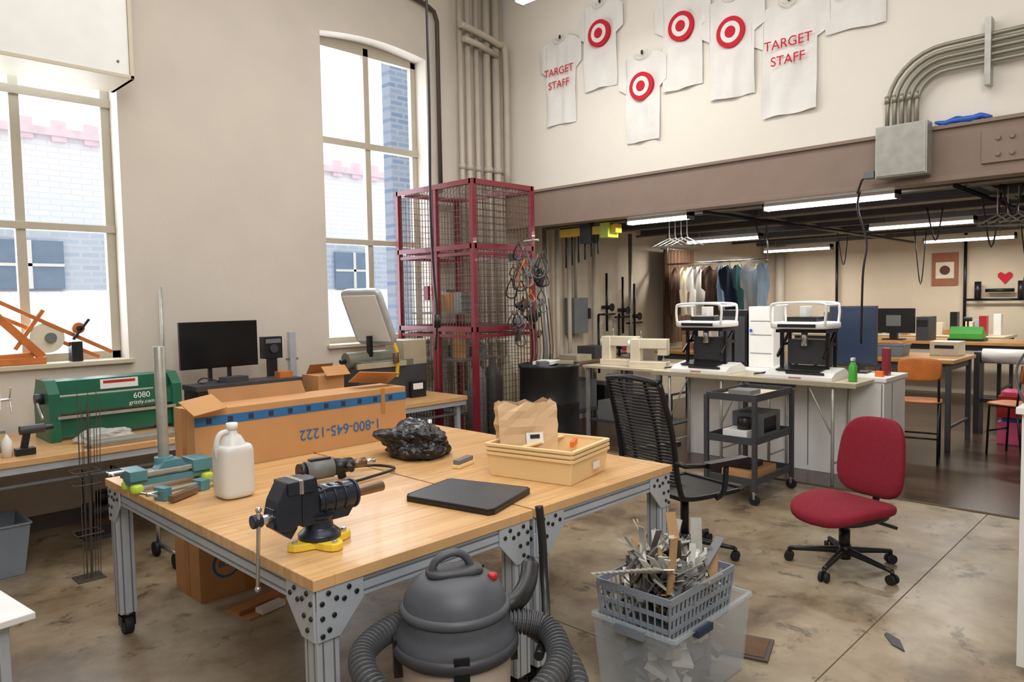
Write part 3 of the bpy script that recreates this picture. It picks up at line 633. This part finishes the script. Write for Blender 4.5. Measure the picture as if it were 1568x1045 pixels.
b.prism(e,-.45,-.38,GREEN,'x'); b.prism(e,.38,.45,GREEN,'x')
b.box(-.38,-.19,.20,.38,-.14,.31,GREEN); b.box(-.38,-.12,.32,.38,.1,.42,GREEN); b.box(-.38,-.16,.03,.38,.1,.16,GREEN); b.cyl((-.38,-.1,.19),(.38,-.1,.19),.03,STEEL); b.box(-.4,-.21,.16,.4,-.19,.18,STEEL)
b.text("6080",.06,WHITE,Matrix.Translation((.16,-.192,.275))@Matrix.Rotation(pi/2,4,'X')); b.text("grizzly.com",.04,WHITE,Matrix.Translation((.16,-.192,.225))@Matrix.Rotation(pi/2,4,'X'))
b.box(-.1,-.125,.34,.16,-.12,.41,WHITE); b.box(-.08,-.127,.38,.14,-.124,.4,REDP)
b.cyl((-.45,-.05,.3),(-.5,-.05,.3),.04,BLK); b.cyl((-.49,-.05,.3),(-.49,-.2,.18),.01,SIL); b.done(.004)
b=B("bench_drill",(.98,5.85,BZ+.001)); b.box(-.1,-.14,0,.1,.14,.03,GREY); b.cyl((0,.09,.03),(0,.09,.5),.025,STEEL); b.box(-.06,-.14,.28,.06,.16,.42,WHITE); b.cyl((0,-.08,.28),(0,-.08,.16),.02,SIL); b.box(-.08,-.12,.12,.08,.06,.14,GREY); b.cyl((.06,-.02,.33),(.14,-.02,.33),.01,SIL)
for k in range(3): 
    a=k*2.09; b.cyl((.13,-.02,.33),(.13,-.02+.1*math.cos(a),.33+.1*math.sin(a)),.005,SIL)
b.done(.004)
b=B("cordless_drill",(1.17,5.5,BZ+.001)); b.cyl((-.08,0,.16),(.06,0,.16),.03,DGREY); b.cyl((.06,0,.16),(.11,0,.16),.018,BLK); b.bc((-.05,0,.09),(.04,.03,.12),BLK,(0,.2,0)); b.box(-.11,-.035,0,.0,.035,.045,BLK); b.done(.003)
b=B("glue_bottle",(1.02,5.5,BZ+.001)); b.lathe([(0,0),(.03,0),(.03,.1),(.012,.13),(0,.15)],WHITE,n=14); b.done()
b=B("sheet_metal_tray",(1.75,5.44,BZ+.001)); tray(b,0,.6,.12,.03,STEEL); b.done()
crumple("clear_parts_bag",(1.62,5.65,BZ+.001),(.42,.16,.12),FOIL,9)
b=B("spinning_wheel_frame",(1.42,6.67,1.307))
b.box(-.5,-.06,0,.1,.06,.05,ORWOOD); b.bar((-.35,0,.05),(.02,0,.06),.06,.06,ORWOOD)
b.bar((-.42,-.02,.62),(.08,-.02,.05),.05,.06,ORWOOD); b.bar((-.32,-.03,.56),(.58,-.03,.06),.012,.03,ORWOOD); b.bar((-.42,.03,.5),(.5,.03,.02),.012,.03,ORWOOD); b.bar((-.1,-.02,.12),(.1,-.02,.42),.03,.03,ORWOOD)
b.cyl((.12,-.03,.2),(.12,.06,.2),.12,BEIGE,n=28); b.cyl((.14,-.06,.2),(.14,-.03,.2),.04,GREY); b.cyl((.33,-.08,.27),(.33,.0,.27),.045,ORWOOD,n=20); b.cyl((.33,-.11,.27),(.33,-.08,.27),.02,BLK); b.box(.28,-.05,.0,.36,.05,.16,BLK); b.bar((.28,-.1,.18),(.40,-.1,.34),.02,.02,BLK)
b.done(.003)
b=B("light_table_press",(4.12,5.86,BZ+.001))
b.box(-.34,-.18,0,.45,.2,.32,DGREY); b.cyl((-.36,-.0,.39),(.25,-.0,.39),.08,OLIVE,n=24); b.box(-.3,-.18,.32,.3,.18,.38,OLIVE); b.box(.2,-.16,.32,.48,.14,.56,TAN); b.box(-.36,-.2,.32,.2,-.18,.37,TAN)
b.at((-.12,-.05,.80),(.0,-.42,.2)); 
b.sup((0,0,0),(.07,.50,.58),mat("lamp_housing",(186,190,190),.35,m=.2),.25,.3,n=32); b.box(-.042,-.21,-.24,-.03,.21,.24,WHITE); b.at()
b.bar((-.12,-.05,.42),(-.12,-.05,.62),.05,.04,BLKM); b.tube([(.1,-.17,.22),(.08,-.22,.42),(.04,-.22,.54)],.02,YEL,sub=4); b.cyl((.06,-.22,.36),(.06,-.22,.46),.03,BRONZE); b.cyl((-.36,.0,.39),(-.42,0,.39),.02,BLK)
b.box(.22,-.24,.0,.40,-.2,.16,BLK); b.box(.24,-.245,.08,.36,-.24,.14,WHITE); b.done(.004)
b=B("aluminium_post",(3.50,6.38,BZ+.001)); b.box(-.03,-.03,0,.03,.03,.67,ALU); b.box(-.06,-.01,.4,.06,.01,.42,ALUD); b.box(-.05,-.05,0,.05,.05,.02,ALUD); b.done(.002)
b=B("open_carton",(3.48,5.80,BZ+.001)); b.box(-.13,-.14,0,.13,.14,.30,CARD); b.bc((.03,-.17,.34),(.24,.12,.004),CARD,(.7,0,0)); b.bc((.03,.1,.34),(.24,.12,.004),CARDD,(-.9,0,0)); b.done()
b=B("steel_post",(2.33,6.42,BZ+.001)); b.cyl((0,0,0),(0,0,1.10),.014,STEEL); b.cyl((0,0,0),(0,0,.02),.05,STEEL); b.done()
b=B("metal_rod_bundle",(1.36,5.18,0))
for i in range(12):
    x=random.uniform(-.06,.06);y=random.uniform(-.06,.06); b.cyl((x,y,0),(x*1.4+.02,y*1.2,random.uniform(1.0,1.25)),.0024,SCRAPD,n=5)
for z in(.3,.62,.7): b.tube([(-.07,-.07,z),(.08,-.07,z),(.08,.07,z),(-.07,.07,z)],.004,SCRAPD,closed=True,n=6)
b.box(-.08,-.08,0,.08,.08,.006,SCRAPD)
b.done()
b=B("small_stand",(1.72,6.1,0)); 
for x in(-.1,.1): b.tube([(x,-.1,.0),(x,-.1,.5),(x,.1,.5),(x,.1,0)],.008,BLKM)
b.box(-.12,-.1,.2,.12,.1,.24,DGREY); b.box(-.16,-.13,.0,.16,.13,.03,DGREY); b.cyl((0,0,.24),(0,0,.34),.05,BLK); b.done()
b=B("hand_dolly",(1.95,5.1,0)); 
for x in(-.12,.12): b.tube([(x,-.2,.08),(x,.2,.08)],.015,SIL); b.tube([(x,.18,.08),(x,.2,.5)],.015,SIL)
b.bar((-.12,-.2,.08),(.12,-.2,.08),.03,.03,SIL); b.bar((-.12,.2,.5),(.12,.2,.5),.03,.03,SIL)
for x in(-.14,.14): b.cyl((x-.015,-.18,.05),(x+.015,-.18,.05),.05,RUB); b.cyl((x-.015,.18,.05),(x+.015,.18,.05),.05,RUB)
b.done()
b=B("storage_bin",(.86,5.75,0)); tray(b,0,.55,.4,.34,GREYP,.01,.85); b.done(.004)
b=B("white_trolley",(.30,3.84,0),.12); b.box(-.4,-.3,.42,.4,.3,.45,WHITE)
for x in(-.30,.30):
    for y in(-.22,.22): b.box(x-.02,y-.02,.06,x+.02,y+.02,.42,ALU); b.cyl((x-.015,y,.03),(x+.015,y,.03),.03,RUB)
b.done(.004)
b=B("white_cabinet",(4.2,.17,0)); b.box(-.34,-.45,.05,.4,.45,1.2,WHITE); b.box(-.36,-.47,1.2,.42,.47,1.23,WHITE); b.box(-.3,-.42,0,.36,.42,.05,GREY); b.box(-.345,-.01,.1,-.34,.01,1.15,GREY); b.done(.004)
b=B("pedestal_stand",(3.75,4.75,0)); b.lathe([(0,0),(.22,0),(.22,.02),(.05,.05),(.03,.07),(.03,.5),(.1,.52),(.2,.53),(.2,.56),(0,.56)],BEIGE); b.cyl((.1,0,.56),(.1,0,.75),.02,SIL); b.cyl((-.05,.05,.56),(-.05,.05,.68),.03,GREY); b.done()
# ---------------- shirts
def shirt_geo(b,m,w=.6,h=.95,seed=0,amp=.012):
    hw=w/2; sh=hw*.70
    def top(a):
        a=abs(a)
        if a<.085: return -.07*(1-(a/.085)**2)
        if a<sh: return -(a-.085)*.30
        return -(sh-.085)*.30-(a-sh)*.75
    vs=[];fs=[]
    def col(y,t,bt,ex=0):
        r=[]
        for j in range(15):
            z=t+(bt-t)*j/14
            x=-.006-ex-amp*(1+noise.noise(Vector((y*9+seed,z*2.5,seed*1.7)))*1.5)
            r.append((x,y,z))
        return r
    def strip(ys,botf,ex=0):
        o=len(vs)
        for y in ys: vs.extend(col(y,top(y),botf(y),ex))
        for i in range(len(ys)-1):
            for j in range(14): fs.append((o+i*15+j,o+(i+1)*15+j,o+(i+1)*15+j+1,o+i*15+j+1))
    strip([-sh+2*sh*i/24 for i in range(25)],lambda y:-h+.006*math.sin(y*16+seed)+.03*math.sin(seed*3.)*y)
    for sg in(-1,1):
        strip([sg*(sh*.97+(hw-sh*.97)*i/6) for i in range(7)],lambda y:-.40+.06*(abs(y)-sh)/(hw-sh),.004)
    b.add(vs,fs,m,True)
    b.tube([(-.03-amp,.085*math.cos(pi*k/8),-.07*math.sin(pi*k/8)-.004) for k in range(9)],.006,m,n=6)
def wall_shirt(y,ztop,kind,w=.6,h=.95,seed=0,tz=-.40):
    b=B("t_shirt",(6.62,y,ztop)); shirt_geo(b,SHIRT,w,h,seed,.02)
    b.sup((-.03,0,-.005),(.02,.03,.05),BLK,.8,.8,n=8)
    Tm=Matrix.Rotation(-pi/2,4,'Z')@Matrix.Rotation(pi/2,4,'X')
    if kind=='logo':
        z=-.36
        for r,x0,m in((.145,-.058,PRED),(.10,-.061,SHIRT),(.055,-.064,PRED)): b.cyl((-.006,0,z),(x0,0,z),r,m,n=36)
    else:
        b.text("TARGET",.12,PRED,Matrix.Translation((-.06,0,tz))@Tm); b.text("STAFF",.12,PRED,Matrix.Translation((-.06,0,tz-.15))@Tm)
    b.done()
wall_shirt(5.58,4.78,'t',.62,1.0,1); wall_shirt(5.0,5.02,'logo',.62,.95,2); wall_shirt(4.45,4.33,'logo',.60,.93,3)
wall_shirt(3.97,4.82,'logo',.64,.97,4); wall_shirt(3.43,4.62,'logo',.66,.97,5); wall_shirt(2.87,4.42,'t',.72,1.03,6); wall_shirt(2.30,4.86,'t',.70,.86,7,-.40)
# ---------------- electrical
b=B("junction_box",(6.53,1.87,2.68)); b.box(-.14,-.19,0,.0,.19,.41,STEEL); b.box(-.15,-.18,.01,-.14,.18,.4,STEEL); b.bc((-.1,.24,.04),(.08,.08,.06),GREY); b.tube([(-.1,.24,.06),(-.12,.3,.0),(-.1,.34,-.1)],.01,BLK); b.done(.003)
b=B("conduit_run",(6.55,0,0))
for i in range(5):
    y=2.02-i*.055; R=.42-i*.05; zt=3.68-i*.05
    pts=[(0,y,3.09),(0,y,zt-R)]
    for k in range(1,9):
        a=k*pi/16; pts.append((0,y-R*(1-math.cos(a)),zt-R+R*math.sin(a)))
    pts.append((0,-1.,zt+.0)); b.tube(pts,.017,COND,n=10)
    b.cyl((0,y,3.3),(0,y,3.36),.023,COND)
b.box(-.05,1.29,3.3,.05,1.33,3.8,STEEL); b.box(-.05,.9,3.35,.05,.94,3.75,STEEL)
b.done()
b=B("blue_tarp",(6.57,1.48,3.06)); b.sup((0,0,.02),(.06,.4,.05),BLUEP,.8,.8,n=20,fn=lambda v:Vector((v.x,v.y,v.z+.01*math.sin(v.y*40)))); b.done()
b=B("corner_pipes",(0,0,0))
for x,y,r in((5.86,6.5,.03),(5.98,6.5,.035),(6.12,6.5,.03),(6.27,6.48,.045),(6.42,6.47,.05),(6.53,6.5,.03)):
    b.cyl((x,y,0.0),(x,y,5.65),r,PIPE,n=16)
    for z in(1.2,3.3): b.cyl((x,y,z),(x,y,z+.06),r*1.25,PIPE,n=16)
b.tube([(5.8,6.42,4.95),(6.0,6.42,4.93),(6.4,6.4,4.85),(6.5,6.38,4.7),(6.5,6.38,3.1)],.04,PIPE,sub=5,n=12); b.tube([(5.85,6.42,4.8),(6.1,6.42,4.78),(6.4,6.42,4.72)],.035,PIPE,n=12); b.done()
b=B("black_conduit",(0,6.55,0)); b.tube([(3.9,0,5.35),(5.4,0,5.1),(5.52,0,5.05),(5.56,0,4.95),(5.56,0,3.0)],.025,mat("dark_conduit",(70,58,50),.5),n=10); b.done()
b=B("hanging_cord",(4.22,5.12,0)); b.tube([(0,0,5.68),(.01,0,4.5),(.03,.02,3.4),(.0,0,2.6),(.02,0,2.0),(.03,-.02,1.62),(.02,0,1.3)],.012,BLK,sub=8); b.cyl((.03,-.02,1.62),(.03,-.02,1.5),.03,BLK); b.done()
b=B("valve_piping",(0,6.45,0))
for x,m in((7.25,STEEL),(7.5,PIPE),(7.75,PIPE),(8.3,PIPE),(9.2,COND)): b.cyl((x,0,0),(x,0,2.7),.03,m)
for x,z in((8.6,1.6),(9.0,1.55),(9.3,1.45),(8.4,1.0),(8.9,1.0)):
    b.cyl((x,0,z-.35),(x,0,z+.5),.018,BLKM); b.cyl((x,-.08,z),(x,.08,z),.03,BLKM); b.cyl((x,-.09,z),(x,-.1,z),.06,REDP if z<1.2 else BLKM,n=12); b.cyl((x-.2,0,z-.1),(x+.2,0,z-.1),.015,BLKM)
b.done()
b=B("disconnect_switch",(7.95,6.5,1.25)); b.box(-.15,-.1,0,.15,.08,.5,GREY); b.box(.15,-.12,.2,.19,-.05,.35,BLK); b.cyl((0,0,.5),(0,0,1.4),.02,COND); b.done(.004)
b=B("yellow_hoist",(6.98,5.45,0)); b.box(-.06,-.40,2.5,.06,.45,2.6,YEL); b.box(-.08,-.05,2.4,.08,.12,2.62,BLK); b.box(-.1,-.32,2.45,.1,-.2,2.62,LIME)
for i in range(6): b.cyl((.02,.42-.1*i,2.5),(.02,.42-.1*i,2.12+.03*i),.012,BLKM,n=8)
b.bar((0,-.35,2.6),(0,.45,2.6),.12,.02,BLKM); b.bar((0,0,2.62),(0,0,2.84),.05,.05,BLKM); b.done(.003)
def fluo(x,yc,z,L=1.22,p=22,nm="fluorescent_light"):
    b=B(nm,(x,yc,z)); b.box(-.07,-L/2,.03,.07,L/2,.08,WHITE); 
    for o in(-.035,.035): b.cyl((o,-L/2+.01,.01),(o,L/2-.01,.01),.016,LIT,n=12)
    b.box(-.07,-L/2,-.01,.07,-L/2+.015,.08,GREY);b.box(-.07,L/2-.015,-.01,.07,L/2,.08,GREY)
    b.cyl((0,-L/3,.08),(0,-L/3,.2 if z<3 else 1.),.005,STEEL,n=6);b.cyl((0,L/3,.08),(0,L/3,.2 if z<3 else 1.),.005,STEEL,n=6)
    b.done()
    l=bpy.data.lights.new("tube_glow","AREA");l.shape='RECTANGLE';l.size=.12;l.size_y=L;l.energy=p;l.color=(1,.96,.89)
    o=bpy.data.objects.new("fluorescent_lamp_glow",l);o.location=(x,yc,z-.02);bpy.context.collection.objects.link(o)
fluo(6.98,2.66,2.58); fluo(10.3,5.5,2.58,p=34); fluo(10.3,2.77,2.58,p=34); fluo(12.9,5.45,2.52,p=34); fluo(12.9,2.8,2.52,p=34); fluo(10.3,.1,2.58,p=34); fluo(6.98,4.5,2.58,L=.8,p=22); fluo(12.9,.1,2.52,p=34)
fluo(5.2,4.3,4.58,p=25,nm="suspended_shop_light")
b=B("power_drop_cord",(6.7,2.25,0)); b.tube([(0,0,2.72),(.0,.05,2.5),(.02,-.02,2.2),(0,.0,1.9),(.03,.02,1.3)],.01,BLK,sub=8); b.done()
def hangers(x,y0):
    b=B("garment_hanger",(x,y0,0))
    for k in range(4):
        y=.08*k-.1; b.tube([(0,y,2.68),(0,y,2.48),(.02,y,2.44)],.005,WHITE,n=6); b.tube([(-.0,y,2.44),(-.18,y+.12,2.34),(.18,y-.12,2.34),(0,y,2.44)],.008,WHITE,n=6)
    b.done()
hangers(7.6,4.62); hangers(7.9,1.35)
b=B("clothes_rail",(10.0,5.45,0)); b.cyl((0,-.8,2.25),(0,.85,2.25),.015,SIL)
for y in(-.8,.85): b.cyl((0,y,2.25),(0,y,2.72),.01,SIL)
cl=[SKY,SHIRT,TEALC,NAVY,SKY,BRN,WHITE,SHIRT,BEIGE,BRN]
for i,m in enumerate(cl):
    y=-.7+i*.16
    b.at((0,y,2.2),(0,0,pi/2+random.uniform(-.3,.3))); shirt_geo(b,m,.55,.75,i,.03); b.at()
    b.tube([(0,y,2.25),(0,y,2.2)],.004,SIL,n=6)
b.done()
b=B("brown_curtain",(9.9,6.35,0))
vs=[];fs=[]
for i in range(41):
    x=.1+i*.022; y=.05*math.sin(i*1.3); vs+=[(x,y,1.0),(x,y*.8,2.5)]
for i in range(40): fs.append((2*i,2*i+2,2*i+3,2*i+1))
b.add(vs,fs,BRN,True); b.cyl((0,0,2.5),(1.1,0,2.5),.012,STEEL); b.done()
b=B("wall_poster",(14.19,3.42,1.85)); b.box(-.02,-.2,0,0,.2,.56,mat("poster_brown",(150,95,70),.7)); b.box(-.025,-.14,.12,-.02,.14,.4,BEIGE); b.cyl((-.027,0,.26),(-.024,0,.26),.08,mat("poster_dark",(90,50,40),.7)); b.done()
b=B("heart_decoration",(14.18,2.55,1.95)); b.prism([(0,-.1),(.1,.02),(.1,.07),(.06,.1),(0,.06),(-.06,.1),(-.1,.07),(-.1,.02)],0,.015,PRED,'x'); b.done()
b=B("far_wall_pipes",(14.1,0,0)); 
for y in(5.2,3.1,6.3): b.cyl((0,y,1.0 if y<6 else 0),(0,y,2.8),.025 if y<6 else .09,BLKM if y<6 else PIPE)
b.cyl((-.02,2.8,1.75),(-.02,2.4,1.75),.03,BLKM); b.cyl((-.06,2.9,1.6),(-.06,2.9,1.9),.05,BLKM); b.cyl((-.06,2.3,1.6),(-.06,2.3,1.9),.05,BLKM); b.cyl((-.02,3.1,1.6),(-.02,2.0,1.6),.02,BLKM); b.done()
def shop_table(loc,w,d,h,m=TWOOD):
    b=B("work_table",loc); b.box(-w/2,-d/2,h-.04,w/2,d/2,h,m); 
    b.box(-w/2+.05,-d/2+.05,h-.12,w/2-.05,-d/2+.08,h-.04,DGREY); b.box(-w/2+.05,d/2-.08,h-.12,w/2-.05,d/2-.05,h-.04,DGREY); b.box(-w/2+.05,-d/2+.05,h-.12,-w/2+.08,d/2-.05,h-.04,DGREY)
    for x in(-w/2+.06,w/2-.06):
        for y in(-d/2+.06,d/2-.06): b.box(x-.025,y-.025,0,x+.025,y+.025,h-.04,DGREY)
    b.bar((-w/2+.06,-d/2+.06,.25),(w/2-.06,-d/2+.06,.25),.03,.03,DGREY); b.bar((-w/2+.06,d/2-.06,.25),(w/2-.06,d/2-.06,.25),.03,.03,DGREY)
    b.done(.003,1)
shop_table((9.4,2.75,0),1.0,1.4,1.0); shop_table((11.9,2.6,0),1.0,2.6,1.05); shop_table((9.6,5.2,0),.9,1.6,.95); shop_table((11.6,.3,0),1.0,1.6,1.0); shop_table((13.3,3.9,0),1.0,3.2,1.05,LAM)
def school_chair(loc,rz,h=.62):
    b=B("shell_chair",loc,rz)
    b.sup((0,0,h),(.4,.4,.03),ORWOOD,.5,.5,n=20); b.sup((-.2,0,h+.34),(.03,.4,.24),ORWOOD,.5,.5,rot=(0,-.12,0),n=20)
    for y in(-.17,.17): b.tube([(.16,y,0),(.14,y,h-.02),(-.14,y,h-.02),(-.19,y,h+.42)],.012,BLKM); b.cyl((-.14,y,h-.02),(-.2,y,0),.012,BLKM)
    b.cyl((.16,-.17,.25),(.16,.17,.25),.01,BLKM); b.cyl((-.18,-.17,.25),(-.18,.17,.25),.01,BLKM); b.done()
school_chair((8.35,2.22,0),0.2); school_chair((9.15,1.55,0),1.2,.55); school_chair((10.6,3.3,0),3.); school_chair((11.0,1.05,0),1.5)
def knit(loc):
    b=B("knitting_machine",loc); b.prism([(-.12,0),(.12,0),(.1,.1),(.02,.14),(-.06,.2),(-.12,.1)],-.2,.2,LGREEN,'y'); b.box(-.14,-.22,0,.14,.22,.03,BLK); b.cyl((0,0,.12),(0,0,.32),.012,BLK); b.cyl((0,-.05,.3),(0,.05,.3),.03,BLK); b.done(.003)
knit((11.8,2.55,1.051)); knit((11.8,1.65,1.051))
b=B("desktop_monitor",(11.6,3.45,1.051)); b.box(-.03,-.28,.1,.02,.28,.46,BLK); b.box(-.04,-.05,.0,.04,.05,.12,BLK); b.box(-.1,-.14,0,.1,.14,.015,BLK); b.box(-.034,-.1,.2,-.03,.1,.36,GREY); b.done(.004)
b=B("computer_tower",(11.7,3.05,1.051)); b.box(-.2,-.08,0,.2,.08,.34,DGREY); b.box(-.205,-.07,.2,-.2,.07,.3,BLK); b.done(.004)
b=B("paper_roll",(10.4,1.75,0)); b.box(-.12,-.4,.0,.12,-.34,1.0,DGREY); b.box(-.12,.34,0,.12,.4,1.0,DGREY); b.cyl((0,-.33,.95),(0,.33,.95),.09,WHITE,n=24); b.cyl((0,-.36,.95),(0,.36,.95),.03,BLK); b.bar((0,-.35,.4),(0,.35,.4),.05,.05,DGREY); b.done()
b=B("craft_storage_bins",(9.9,1.45,0))
for i,m in enumerate((BLUEP,WHITE,PINK,SKY,WHITE,REDP)):
    tx=(i%3)*.26; b.box(-.15,-.4+tx,.0+(i//3)*.3,.15,-.17+tx,.25+(i//3)*.3,m)
    b.sup((0,-.28+tx,.27+(i//3)*.3),(.25,.2,.1),(WHITE,PINK,BLUEP,BEIGE)[i%4],.8,.8,n=10)
b.done(.004)
b=B("drill_machine_stand",(8.5,1.12,0))
b.box(-.2,-.2,0,.2,.2,.05,DGREY); b.cyl((0,0,.05),(0,0,1.5),.035,BLKM); b.box(-.2,-.12,1.2,.15,.12,1.45,BLK); b.cyl((-.15,0,1.2),(-.15,0,1.0),.03,SIL); b.box(-.22,-.14,.8,.12,.14,.84,GREY); b.tube([(0,.1,1.45),(.0,.25,1.7),(.0,.2,2.1),(.05,.1,2.64)],.015,BLK,sub=6); b.tube([(.0,.12,1.3),(.05,.3,1.0),(.0,.25,.7),(0,.05,.4)],.012,GREY,sub=6); b.done(.004)
b=B("plastic_basin",(9.3,2.85,1.001)); tray(b,0,.3,.45,.13,GREYP); b.box(-.1,-.15,.01,.1,.15,.1,BEIGE); b.done()
b=B("label_printer",(9.7,2.3,1.001)); b.box(-.15,-.15,0,.15,.15,.16,BEIGE); b.box(-.155,-.1,.08,-.15,.1,.12,BLK); b.done(.01)
b=B("desktop_clutter",(13.2,3.9,1.051))
for i in range(22):
    x=random.uniform(-.35,.3);y=-1.45+i*.13; b.box(x,y,0,x+.15,y+.1,random.uniform(.08,.4),random.choice((WHITE,BLK,DGREY,BEIGE,GREY,SKY,CARD,REDP)))
b.done(.003)
b=B("table_clutter",(9.6,5.2,.951))
for i in range(9):
    x=random.uniform(-.3,.2);y=-.7+i*.15; b.box(x,y,0,x+.15,y+.1,random.uniform(.08,.3),random.choice((WHITE,BLK,DGREY,BEIGE,GREY,CARD)))
b.done(.003)

# ---------------- lights
def area(n,loc,sx,sy,p,rot=(0,0,0),c=(1,1,1)):
    l=bpy.data.lights.new(n,"AREA");l.shape='RECTANGLE';l.size=sx;l.size_y=sy;l.energy=p;l.color=c
    o=bpy.data.objects.new(n,l);o.location=loc;o.rotation_euler=rot;bpy.context.collection.objects.link(o)
area("overhead_fill",(2.5,3,5.6),4,4,160,c=(1,.99,.97)); area("overhead_fill",(0,-1,4.6),2.4,2.4,175,(.85,0,-.78),c=(1,.99,.975))  # added overhead fill, no fixtures there; the second tilts forward, flash-like
area("daylight_window",(1.43,7.0,2.9),1.3,3.0,60,(-pi/2,0,0),c=(.85,.92,1)); area("daylight_window",(4.73,7.0,2.9),1.3,3.0,60,(-pi/2,0,0),c=(.85,.92,1))
w=bpy.data.worlds.new("w");bpy.context.scene.world=w;w.use_nodes=True
w.node_tree.nodes["Background"].inputs[0].default_value=(.94,.97,1,1);w.node_tree.nodes["Background"].inputs[1].default_value=1.6
# ---------------- camera
cd=bpy.data.cameras.new("camera");cd.lens=25.54;cd.sensor_width=36;cd.clip_end=200
co=bpy.data.objects.new("camera",cd);bpy.context.collection.objects.link(co)
r=Vector((.6981,-.7158,-.0176));u=Vector((.0538,.0279,.9982));f=Vector((-.7140,-.6978,.0580))
co.matrix_world=Matrix(((r.x,u.x,f.x,0),(r.y,u.y,f.y,0),(r.z,u.z,f.z,1.75),(0,0,0,1)))
sc=bpy.context.scene;sc.camera=co
sc.view_settings.view_transform='Standard'
